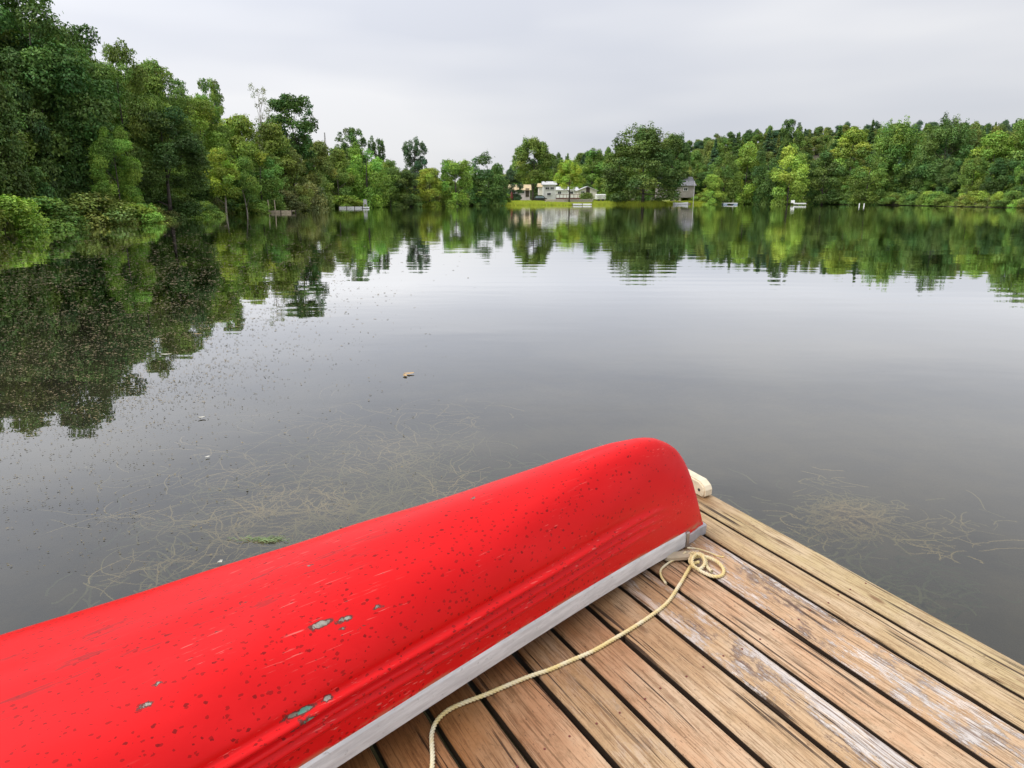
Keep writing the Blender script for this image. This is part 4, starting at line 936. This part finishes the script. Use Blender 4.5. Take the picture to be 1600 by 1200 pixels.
fn = noise(t, mapping(t, op, (30, 30, 30)), 1.0, 5, 0.7)
col = mixc(t, mth(t, 'MULTIPLY', sstep(t, fn, 0.45, 0.75), 0.25), col, (0.62, 0.004, 0.006))
# dark drip specks in drifts
def specks(scale, r0, r1, mlo, mhi, seedloc):
    v = N(t, 'ShaderNodeTexVoronoi'); v.inputs['Scale'].default_value = 1.0; v.inputs['Randomness'].default_value = 1.0
    dist_n = N(t, 'ShaderNodeTexNoise'); dist_n.inputs['Scale'].default_value = 140; dist_n.inputs['Detail'].default_value = 2; t.links.new(op, dist_n.inputs[0])
    vm = N(t, 'ShaderNodeVectorMath', operation='MULTIPLY_ADD'); t.links.new(dist_n.outputs['Color'], vm.inputs[0]); vm.inputs[1].default_value = (0.010, 0.006, 0.010); t.links.new(op, vm.inputs[2])
    t.links.new(mapping(t, vm.outputs[0], (scale * 0.8, scale * 1.3, scale), seedloc), v.inputs[0])
    rr = mth(t, 'MULTIPLY_ADD', N_sep(v.outputs['Color']), r1 - r0, r0)
    inside = mth(t, 'LESS_THAN', v.outputs['Distance'], rr)
    sx_ = N(t, 'ShaderNodeSeparateXYZ'); t.links.new(op, sx_.inputs[0])
    mask = mth(t, 'MULTIPLY', sstep(t, noise(t, mapping(t, op, (4, 6, 6), seedloc), 1.0, 3, 0.6), mlo, mhi), mth(t, 'MULTIPLY_ADD', sstep(t, sx_.outputs[0], 0.15, 0.9), 0.75, 0.25))
    return mth(t, 'MULTIPLY', inside, mth(t, 'GREATER_THAN', mth(t, 'ADD', mask, N_sep2(v.outputs['Color'])), 1.0))
def N_sep(c_):
    s = N(t, 'ShaderNodeSeparateColor'); t.links.new(c_, s.inputs[0]); return s.outputs[0]
def N_sep2(c_):
    s = N(t, 'ShaderNodeSeparateColor'); t.links.new(c_, s.inputs[0]); return s.outputs[1]
s1 = specks(72, 0.15, 0.30, 0.24, 0.54, (0, 0, 0)); s2 = specks(40, 0.08, 0.17, 0.34, 0.62, (3, 1, 2))
col = mixc(t, mth(t, 'MULTIPLY', s1, 0.75), col, (0.30, 0.004, 0.004)); col = mixc(t, mth(t, 'MULTIPLY', s2, 0.85), col, (0.20, 0.004, 0.004))
# dirty streaks dragged along the keel and the ridges
so = N(t, 'ShaderNodeSeparateXYZ'); t.links.new(op, so.inputs[0])
st = noise(t, mapping(t, op, (3.5, 60, 60)), 1.0, 6, 0.75)
kz = mth(t, 'SUBTRACT', 1.0, sstep(t, mth(t, 'ABSOLUTE', so.outputs[1]), 0.05, 0.16))
col = mixc(t, mth(t, 'MULTIPLY', mth(t, 'MULTIPLY', sstep(t, st, 0.55, 0.63), mth(t, 'MULTIPLY', kz, sstep(t, so.outputs[0], 0.9, 1.5))), 0.7), col, (0.25, 0.02, 0.02))
# fine pale scuffs
sc1 = noise(t, mapping(t, op, (5, 230, 230), (7, 0, 0)), 1.0, 3, 0.6); scm = noise(t, mapping(t, op, (3, 9, 9), (2, 2, 2)), 1.0, 2)
ridge_w = mth(t, 'MULTIPLY', sstep(t, so.outputs[2], 0.12, 0.15), mth(t, 'SUBTRACT', 1.0, sstep(t, so.outputs[2], 0.245, 0.27)))
sf = mth(t, 'MULTIPLY', sstep(t, sc1, 0.63, 0.68), sstep(t, mth(t, 'ADD', scm, mth(t, 'MULTIPLY', ridge_w, 0.16)), 0.50, 0.64))
col = mixc(t, mth(t, 'MULTIPLY', sf, 0.45), col, (0.80, 0.28, 0.24))
# worn edge just above the gunwale
att = N(t, 'ShaderNodeAttribute', attribute_name='hgt')
wn_ = noise(t, mapping(t, op, (10, 40, 60)), 1.0, 5, 0.7)
wear = mth(t, 'MULTIPLY', mth(t, 'SUBTRACT', 1.0, sstep(t, att.outputs['Fac'], 0.045, 0.066)), sstep(t, wn_, 0.46, 0.53))
col = mixc(t, mth(t, 'MULTIPLY', wear, 0.8), col, (0.42, 0.22, 0.12))
# chips through to the grey and green layers
chipd, rimd = None, None
cn1 = N(t, 'ShaderNodeTexNoise'); cn1.inputs['Scale'].default_value = 70; cn1.inputs['Detail'].default_value = 6; cn1.inputs['Roughness'].default_value = 0.75; t.links.new(op, cn1.inputs[0])
dis = N(t, 'ShaderNodeVectorMath', operation='MULTIPLY_ADD'); t.links.new(cn1.outputs['Color'], dis.inputs[0]); dis.inputs[1].default_value = (0.040, 0.016, 0.016); t.links.new(op, dis.inputs[2])
dmin = [None, None]
for (px, py, lx, ly, gk) in chips:
    c0 = on_hull(px, py) + np.array([0.020, 0.008, 0.008]); c0 = [float(q) for q in c0]
    sb = N(t, 'ShaderNodeVectorMath', operation='SUBTRACT'); t.links.new(dis.outputs[0], sb.inputs[0]); sb.inputs[1].default_value = c0
    sc_ = N(t, 'ShaderNodeVectorMath', operation='MULTIPLY'); t.links.new(sb.outputs[0], sc_.inputs[0]); sc_.inputs[1].default_value = (1.05 / lx, 1 / (ly * 0.95), 1 / (ly * 0.95))
    le = N(t, 'ShaderNodeVectorMath', operation='LENGTH'); t.links.new(sc_.outputs[0], le.inputs[0])
    dmin[gk] = le.outputs['Value'] if dmin[gk] is None else mth(t, 'MINIMUM', dmin[gk], le.outputs['Value'])
allc = mth(t, 'MINIMUM', dmin[0], dmin[1])
rim = mth(t, 'SUBTRACT', 1.0, sstep(t, allc, 1.15, 1.35)); core = mth(t, 'SUBTRACT', 1.0, sstep(t, allc, 0.90, 1.0)); gcore = mth(t, 'SUBTRACT', 1.0, sstep(t, dmin[1], 0.85, 0.95))
col = mixc(t, rim, col, (0.16, 0.035, 0.03)); cc = mixc(t, sstep(t, fn, 0.4, 0.6), (0.22, 0.21, 0.17), (0.40, 0.37, 0.32))
col = mixc(t, core, col, cc); col = mixc(t, gcore, col, (0.13, 0.34, 0.27))
t.links.new(col, b.inputs['Base Color'])
rg_ = mth(t, 'MULTIPLY_ADD', fade_n, 0.30, 0.24); rg_ = mth(t, 'ADD', rg_, mth(t, 'MULTIPLY', core, 0.3)); t.links.new(rg_, b.inputs['Roughness'])
b.inputs['Specular IOR Level'].default_value = 0.20
hh_ = mth(t, 'SUBTRACT', mth(t, 'MULTIPLY', fn, 0.12), mth(t, 'ADD', mth(t, 'MULTIPLY', core, 0.8), mth(t, 'MULTIPLY', sf, 0.15)))
t.links.new(bump(t, hh_, 0.8, 0.0015), b.inputs['Normal'])

me = np_mesh('hull', VV.reshape(-1, 3), F, True)
hg = np.concatenate([(Zn - Gh), (Zn - Gh)[:, ::-1][:, 1:]], 1)
a_ = me.attributes.new('hgt', 'FLOAT', 'POINT'); a_.data.foreach_set('value', hg.astype(np.float32).ravel())
ho = link('hull', me, M['red_hull'], canoe); sm_ = ho.modifiers.new('s', 'SOLIDIFY'); sm_.thickness = 0.005; sm_.offset = -1 
# gunwale rails
m, t, o = new_mat('gunwale'); M['gunwale'] = m
b = N(t, 'ShaderNodeBsdfPrincipled'); t.links.new(b.outputs[0], o.inputs[0]); tcc = N(t, 'ShaderNodeTexCoord')
n1 = noise(t, mapping(t, tcc.outputs['Object'], (6, 30, 60)), 1.0, 6, 0.7); n2 = noise(t, tcc.outputs['Object'], 60, 4, 0.6)
c = mixc(t, sstep(t, n1, 0.38, 0.66), (0.58, 0.58, 0.59), (0.74, 0.74, 0.75)); c = mixc(t, mth(t, 'MULTIPLY', sstep(t, n2, 0.62, 0.72), 0.5), c, (0.30, 0.28, 0.27))
t.links.new(c, b.inputs['Base Color']); b.inputs['Roughness'].default_value = 0.5; t.links.new(bump(t, n1, 0.5, 0.001), b.inputs['Normal'])
def rail(sgn):
    ss_ = np.linspace(0.125, LC - 0.125, 160); bm = bmesh.new(); rows = []
    yb, zb_, Bb, Gb, Kb = hull_pt(ss_, np.full_like(ss_, 0.0))
    # shape follows the flare of the side a little way up
    yu, zu, *_ = hull_pt(ss_, np.radians(np.full_like(ss_, 4.0)))
    for i, s in enumerate(ss_):
        G = Gb[i]; B = Bb[i]; hgt = 0.050
        out_ = 0.010
        prof = [(B + out_, G - 0.008), (B + out_ + 0.001, G + 0.016), (B + out_ - 0.001, G + hgt - 0.008), (B + out_ - 0.005, G + hgt), (B + 0.001, G + hgt + 0.001), (B - 0.016, G + 0.004), (B - 0.016, G - 0.006)]
        rows.append([bm.verts.new((s, sgn * y, z)) for y, z in prof])
    n = len(rows[0])
    for i in range(len(rows) - 1):
        for j in range(n): bm.faces.new((rows[i][j], rows[i + 1][j], rows[i + 1][(j + 1) % n], rows[i][(j + 1) % n]))
    bm.faces.new(rows[0]); bm.faces.new(rows[-1][::-1]); bmesh.ops.recalc_face_normals(bm, faces=bm.faces)
    me = bpy.data.meshes.new('gunwale'); bm.to_mesh(me); bm.free(); return link('gunwale', me, M['gunwale'], canoe)
rail(1); rail(-1)
# end caps: grey plastic deck plates, and a clamp where the rail stops
for e in (0, 1):
    bm = bmesh.new(); rows = []
    for s in np.linspace(-0.006, 0.13, 9):
        y_, z_, B, G, K = hull_pt(np.array([max(s, 0.0)]), np.array([0.0])); B = float(B[0]) + 0.010; G = float(G[0])
        x = s if e == 0 else LC - s
        rows.append([bm.verts.new(p) for p in ((x, B, G - 0.006), (x, B + 0.001, G + 0.030), (x, B * 0.6, G + 0.034), (x, -B * 0.6, G + 0.034), (x, -B - 0.001, G + 0.030), (x, -B, G - 0.006))])
    for i in range(len(rows) - 1):
        for j in range(6): bm.faces.new((rows[i][j], rows[i + 1][j], rows[i + 1][(j + 1) % 6], rows[i][(j + 1) % 6]))
    bm.faces.new(rows[0]); bm.faces.new(rows[-1][::-1]); bmesh.ops.recalc_face_normals(bm, faces=bm.faces)
    me = bpy.data.meshes.new('end_cap'); bm.to_mesh(me); bm.free(); link('end_cap', me, M['grey_plastic'], canoe)
    y_, z_, B, G, K = hull_pt(np.array([0.13]), np.array([0.0]))
    for sg in (1, -1):
        MB().box((0.13 if e == 0 else LC - 0.13, sg * (float(B[0]) + 0.010), float(G[0]) + 0.020), (0.018, 0.012, 0.062), bevel=0.003).build('clamp', M['steel'], canoe)
for s in (1.3, 2.4, 3.5):
    y_, z_, B, G, K = hull_pt(np.array([s]), np.array([0.0]))
    MB().box((s, 0, float(G[0]) + 0.012), (0.06, 2 * float(B[0]) - 0.034, 0.02), bevel=0.004).build('thwart', M['pale_wood'], canoe)

# ------------------------------------------------------------------ rope
m, t, o = new_mat('rope'); M['rope'] = m
b = N(t, 'ShaderNodeBsdfPrincipled'); t.links.new(b.outputs[0], o.inputs[0]); tcc = N(t, 'ShaderNodeTexCoord')
n1 = noise(t, tcc.outputs['Object'], 14, 4, 0.6); n2 = noise(t, tcc.outputs['Object'], 400, 2)
c = mixc(t, sstep(t, n1, 0.4, 0.65), (0.74, 0.60, 0.27), (0.78, 0.72, 0.52)); c = mixc(t, mth(t, 'MULTIPLY', sstep(t, n2, 0.5, 0.7), 0.3), c, (0.50, 0.38, 0.17))
t.links.new(c, b.inputs['Base Color']); b.inputs['Roughness'].default_value = 0.55
def catmull(P, step=0.004):
    P = [np.array(p, float) for p in P]; P = [2 * P[0] - P[1]] + P + [2 * P[-1] - P[-2]]; out_ = []
    for i in range(1, len(P) - 2):
        d_ = np.linalg.norm(P[i + 1] - P[i]); n = max(2, int(d_ / step))
        for k in range(n):
            u = k / n; out_.append(0.5 * ((2 * P[i]) + (-P[i - 1] + P[i + 1]) * u + (2 * P[i - 1] - 5 * P[i] + 4 * P[i + 1] - P[i + 2]) * u * u + (-P[i - 1] + 3 * P[i] - 3 * P[i + 1] + P[i + 2]) * u ** 3))
    out_.append(P[-2]); return np.array(out_)
def rope_mesh(name, path, R_=0.0062, pitch=0.030):
    C = catmull(path); d_ = np.gradient(C, axis=0); T_ = d_ / (np.linalg.norm(d_, axis=1)[:, None] + 1e-9)
    arc = np.concatenate([[0], np.cumsum(np.linalg.norm(np.diff(C, axis=0), axis=1))])
    a = np.cross(T_, np.array([0, 0, 1.0])); bad = np.linalg.norm(a, axis=1) < 1e-3; a[bad] = (1, 0, 0); a /= np.linalg.norm(a, axis=1)[:, None]; b_ = np.cross(T_, a)
    V, F, base = [], [], 0; sr = R_ * 0.56; seg_ = 7; n = len(C)
    for k in range(3):
        ph = 2 * math.pi * (arc / pitch + k / 3); ctr = C + (np.cos(ph)[:, None] * a + np.sin(ph)[:, None] * b_) * R_ * 0.48
        for j in range(seg_):
            q = 2 * math.pi * j / seg_; V.append(ctr + (math.cos(q) * a + math.sin(q) * b_) * sr)
        A_ = np.arange(n - 1)
        for j in range(seg_):
            j2 = (j + 1) % seg_; F.append(np.stack([base + j * n + A_, base + j2 * n + A_, base + j2 * n + A_ + 1, base + j * n + A_ + 1], 1))
        base += seg_ * n
    return np_mesh(name, np.concatenate(V), np.concatenate(F), True)
def dk_pt(px, py, k=0.0065):
    e = dock_uv(px, py, k); return (e.y, e.x, k)     # dock local: x = across, y = along
main = [dk_pt(1092, 878, 0.016), dk_pt(1080, 884, 0.012), dk_pt(1063, 912), dk_pt(1044, 940), dk_pt(1020, 960), dk_pt(990, 980), dk_pt(955, 1001), dk_pt(925, 1018), dk_pt(890, 1033), dk_pt(860, 1046),
        dk_pt(830, 1056), dk_pt(795, 1070), dk_pt(760, 1085), dk_pt(725, 1098), dk_pt(700, 1110), dk_pt(683, 1126), dk_pt(675, 1145), dk_pt(675, 1165), dk_pt(676, 1185), dk_pt(674, 1210), dk_pt(668, 1245), dk_pt(672, 1290), dk_pt(700, 1340)]
rope = empty('mooring_rope'); rope.matrix_world = DM; tag(rope, 'cream yellow twisted rope knotted under the canoe tip and trailing over the planks', 'rope')
link('line', rope_mesh('line', main), M['rope'], rope)
loop = [dk_pt(1079, 872, 0.02), dk_pt(1098, 869, 0.022), dk_pt(1118, 876, 0.017), dk_pt(1130, 888, 0.008), dk_pt(1129, 898, 0.007), dk_pt(1117, 901, 0.007), dk_pt(1100, 895, 0.009), dk_pt(1086, 886, 0.018), dk_pt(1078, 877, 0.024), dk_pt(1081, 868, 0.028)]
link('loop', rope_mesh('loop', loop), M['rope'], rope)
link('knot', rope_mesh('knot', [dk_pt(1072, 868, 0.012), dk_pt(1082, 864, 0.03), dk_pt(1096, 868, 0.034), dk_pt(1101, 880, 0.020), dk_pt(1093, 889, 0.012), dk_pt(1083, 884, 0.026), dk_pt(1082, 872, 0.036), dk_pt(1092, 865, 0.030), dk_pt(1102, 872, 0.014), dk_pt(1104, 884, 0.008), dk_pt(1112, 893, 0.007)]), M['rope'], rope)
link('loose_end', rope_mesh('loose_end', [dk_pt(1072, 862, 0.03), dk_pt(1060, 871, 0.012), dk_pt(1044, 880, 0.0065), dk_pt(1033, 890, 0.0065), dk_pt(1033, 900, 0.0065), dk_pt(1041, 912, 0.0065)], 0.0042, 0.022), M['rope'], rope)
link('frayed_cord', rope_mesh('frayed_cord', [dk_pt(1074, 856, 0.03), dk_pt(1092, 858, 0.016), dk_pt(1110, 864, 0.007), dk_pt(1122, 869, 0.004), dk_pt(1131, 870, 0.004)], 0.0030, 0.02), M['rope'], rope)
# weathered wooden toggle under the tip
e = dock_uv(1066, 866, 0.02); o_ = MB().box((0, 0, 0), (0.13, 0.035, 0.022), bevel=0.006).build('wooden_toggle', M['pale_wood']); 
o_.matrix_world = DM @ Matrix.Translation((e.y, e.x, 0.014)) @ Matrix.Rotation(R(-25), 4, 'Z'); tag(o_, 'small weathered wooden toggle tucked under the tip of the canoe', 'toggle')

# ------------------------------------------------------------------ floating bits and pond weed
rg = np.random.default_rng(21)
def wpos(px, py):
    dx = (px - CX) / FPX; up = (CY - py) / FPX; dy_ = CP + up * SP; dz_ = -SP + up * CP; t_ = -CAMH / dz_; return np.stack([dx * t_, dy_ * t_], 1)
n = 150000; px = rg.uniform(-150, 760, n); py = 338 + (rg.random(n) ** 0.9) * 560
lim = np.interp(py, [338, 400, 440, 500, 560, 620, 700, 900], [480, 560, 520, 470, 400, 350, 300, 260])
dens = 1 / (1 + np.exp((px - lim + 40) / 55)); dens *= np.interp(py, [338, 360, 400, 620, 680, 900], [0.25, 0.5, 1.0, 0.8, 0.25, 0.10])
P = wpos(px, py)
pat = 0.5 + 0.5 * np.sin(P[:, 0] * 1.3 + 2 * np.sin(P[:, 1] * 0.35)) * np.sin(P[:, 1] * 0.9 + 1.5 * np.sin(P[:, 0] * 0.8)); pat = 0.25 + 0.75 * pat
pat *= np.clip(0.4 + 1.2 * (0.5 + 0.5 * np.sin(P[:, 0] * 5.1 + P[:, 1] * 2.3) * np.sin(P[:, 1] * 4.3 - P[:, 0] * 1.7)), 0, 1)
keep = rg.random(n) < dens * pat * 0.62 + 0.004 * (px < 700); keep &= shore_dist(P) < -0.3
P = P[keep]; n = len(P); dist = P[:, 1]
L = np.minimum(rg.lognormal(0, 0.45, n), 1.7) * np.interp(dist, [2.5, 6, 15, 40], [0.0035, 0.0075, 0.024, 0.070]); an = rg.random(n) * 3.14; W = L * rg.uniform(0.3, 0.6, n)
ang = np.linspace(0, 2 * np.pi, 6, endpoint=False)
V = np.zeros((n, 6, 3)); 
for j, q in enumerate(ang):
    rr = rg.uniform(0.7, 1.2, n); lx = np.cos(q) * L * rr; ly = np.sin(q) * W * rr
    V[:, j, 0] = P[:, 0] + lx * np.cos(an) - ly * np.sin(an); V[:, j, 1] = P[:, 1] + lx * np.sin(an) + ly * np.cos(an); V[:, j, 2] = 0.004 + rg.uniform(0, 0.003, n)
me = np_mesh('floating_weed_bits', V.reshape(-1, 3), np.arange(6 * n).reshape(n, 6))
tag(link('floating_weed_bits', me, M['scum']), 'drift of tiny brown weed fragments floating on the left side of the lake', 'pond weed', kind='stuff')

def strands(name, centers, mat, label, seed, depth=(0.006, 0.12), w=(0.0009, 0.0024)):
    """tangles of thin weed stems lying just under the surface; centers = (px,py,spread_px_x,spread_px_y,count,len)"""
    rg = np.random.default_rng(seed); V, F = [], []; base = 0
    for (cx_, cy_, sx, sy, cnt_, ln_) in centers:
        main_a = rg.uniform(0, 3.14)
        for _ in range(int(cnt_ * 1.6)):
            p0 = wpos(np.array([cx_ + rg.normal(0, sx)]), np.array([cy_ + rg.normal(0, sy)]))[0]
            a = rg.normal(main_a, 1.1); k = 16; st_ = ln_ * rg.uniform(0.3, 1.0) / k; z = -rg.uniform(*depth); wd = rg.uniform(*w); cur = rg.normal(0, 0.07)
            pts = [p0.copy()]; an_ = [a]
            for j in range(k - 1):
                a += cur + rg.normal(0, 0.16); p0 = p0 + st_ * np.array([math.cos(a), math.sin(a)]); pts.append(p0.copy()); an_.append(a)
            pts = np.array(pts); an_ = np.array(an_); nr = np.stack([-np.sin(an_), np.cos(an_)], 1) * wd
            zz = np.full(k, z) + np.linspace(0, rg.uniform(-0.04, 0.01), k); zz = np.minimum(zz, -0.006)
            V.append(np.column_stack([pts - nr, zz])); V.append(np.column_stack([pts + nr, zz]))
            A_ = np.arange(k - 1); F.append(np.stack([base + A_, base + A_ + 1, base + k + A_ + 1, base + k + A_], 1)); base += 2 * k
            # side leaflets
            for j in range(1, k - 1):
                for sd_ in (-1, 1):
                    q = an_[j] + sd_ * rg.uniform(0.5, 1.2); l2 = rg.uniform(0.004, 0.016); e_ = pts[j] + l2 * np.array([math.cos(q), math.sin(q)]); nn = np.array([-math.sin(q), math.cos(q)]) * wd * 0.8
                    V.append(np.array([[*(pts[j] - nn), zz[j]], [*(pts[j] + nn), zz[j]], [*(e_ + nn * 0.3), zz[j]], [*(e_ - nn * 0.3), zz[j]]])); F.append(np.array([[base, base + 1, base + 2, base + 3]])); base += 4
    me = np_mesh(name, np.concatenate(V), np.concatenate(F)); return tag(link(name, me, M[mat]), label, 'pond weed', kind='stuff')
strands('pond_weed', [(470, 770, 60, 30, 70, 0.5), (560, 700, 80, 25, 60, 0.6), (600, 770, 50, 22, 60, 0.5), (420, 830, 70, 28, 60, 0.4), (300, 800, 70, 50, 45, 0.5), (250, 880, 40, 40, 25, 0.4),
                      (540, 800, 45, 16, 60, 0.35), (650, 720, 60, 22, 30, 0.5), (520, 650, 90, 22, 40, 0.6), (740, 650, 20, 20, 22, 0.4), (380, 720, 80, 30, 40, 0.6), (700, 730, 40, 12, 16, 0.5)],
        'weed', 'pale tangle of pondweed stems lying under the surface behind the canoe', 31)
strands('pond_weed', [(1325, 790, 24, 7, 90, 0.28), (1375, 800, 24, 8, 40, 0.35), (1345, 815, 34, 12, 40, 0.3), (1290, 745, 14, 8, 14, 0.25), (1325, 786, 22, 5, 90, 0.22), (1335, 792, 30, 8, 70, 0.12), (1480, 820, 50, 20, 30, 0.3)],
        'weed', 'yellowish clump of pondweed under the surface right of the dock', 32, w=(0.0010, 0.0026))
strands('deep_weed', [(1300, 850, 60, 40, 120, 0.25), (1390, 890, 30, 14, 80, 0.2), (1180, 780, 40, 40, 40, 0.3), (1450, 880, 60, 30, 100, 0.25), (1230, 800, 40, 30, 50, 0.3)],
        'weed_dark', 'dark green weed growing up from the bottom beside the dock edge', 33, depth=(0.10, 0.35), w=(0.003, 0.006))
strands('deep_weed', [(350, 850, 120, 60, 120, 0.4), (500, 760, 120, 50, 120, 0.4), (640, 690, 120, 30, 90, 0.4), (850, 690, 100, 15, 50, 0.4)],
        'weed_dark', 'dark green weed deep under the surface behind the canoe', 34, depth=(0.12, 0.4), w=(0.003, 0.006))
# single leaves
def leaf(px, py, L, W, mat, label, rot, curl=0.15, name='floating_leaf', cat='leaf'):
    p = on_plane(px, py, 0.006); n = 10; V = []
    for i in range(n + 1):
        q = i / n; w = W * math.sin(math.pi * min(0.98, max(0.02, q))) ** 0.7 * (1 + 0.15 * math.sin(q * 17)); z = curl * L * (q - 0.5) ** 2 + 0.002
        V += [((q - 0.5) * L, -w / 2, z + curl * W * 0.5), ((q - 0.5) * L, 0, z), ((q - 0.5) * L, w / 2, z + curl * W * 0.5)]
    F = [[i * 3 + j, (i + 1) * 3 + j, (i + 1) * 3 + j + 1, i * 3 + j + 1] for i in range(n) for j in range(2)]
    o_ = link(name, np_mesh(name, V, F, True), M[mat]); o_.location = p; o_.rotation_euler = (0, 0, rot); tag(o_, label, cat); return o_
leaf(639, 584, 0.10, 0.055, 'leaf_tan', 'large tan leaf floating on open water above the canoe', 0.3)
leaf(633, 587, 0.07, 0.04, 'leaf_tan', 'smaller tan leaf touching the large tan leaf', 1.9)
leaf(315, 653, 0.055, 0.026, 'leaf_pale', 'curled white leaf floating left, near the frame edge', 0.5, 0.4)
leaf(260, 554, 0.11, 0.035, 'leaf_pale', 'pale leaf floating among the weed bits at left', 0.1)
leaf(309, 522, 0.09, 0.03, 'leaf_tan', 'small tan leaf among the weed bits above the pale one', 0.2)
leaf(324, 714, 0.032, 0.018, 'leaf_pale', 'small pale fleck of leaf below the curled white leaf', 0.9)
leaf(344, 880, 0.03, 0.018, 'leaf_pale', 'tiny whitish leaf standing in the water by the canoe', 1.4, 0.7)
tf = []
rg2 = random.Random(9); b_ = MB(); c0 = on_plane(412, 844, 0)
for i in range(70):
    a = rg2.uniform(-0.5, 0.5) + rg2.choice([0, 3.14]); x, y = rg2.gauss(0, 0.05), rg2.gauss(0, 0.015); l = rg2.uniform(0.02, 0.06)
    b_.tube([(x, y, 0.0), (x + l * 0.5 * math.cos(a), y + l * 0.5 * math.sin(a), 0.010), (x + l * math.cos(a), y + l * math.sin(a), 0.004)], [0.0014, 0.0016, 0.0004], 4)
o_ = b_.build('weed_tuft', M['weed_green']); o_.location = c0; tag(o_, 'pale green tuft of weed breaking the surface near the canoe', 'pond weed')
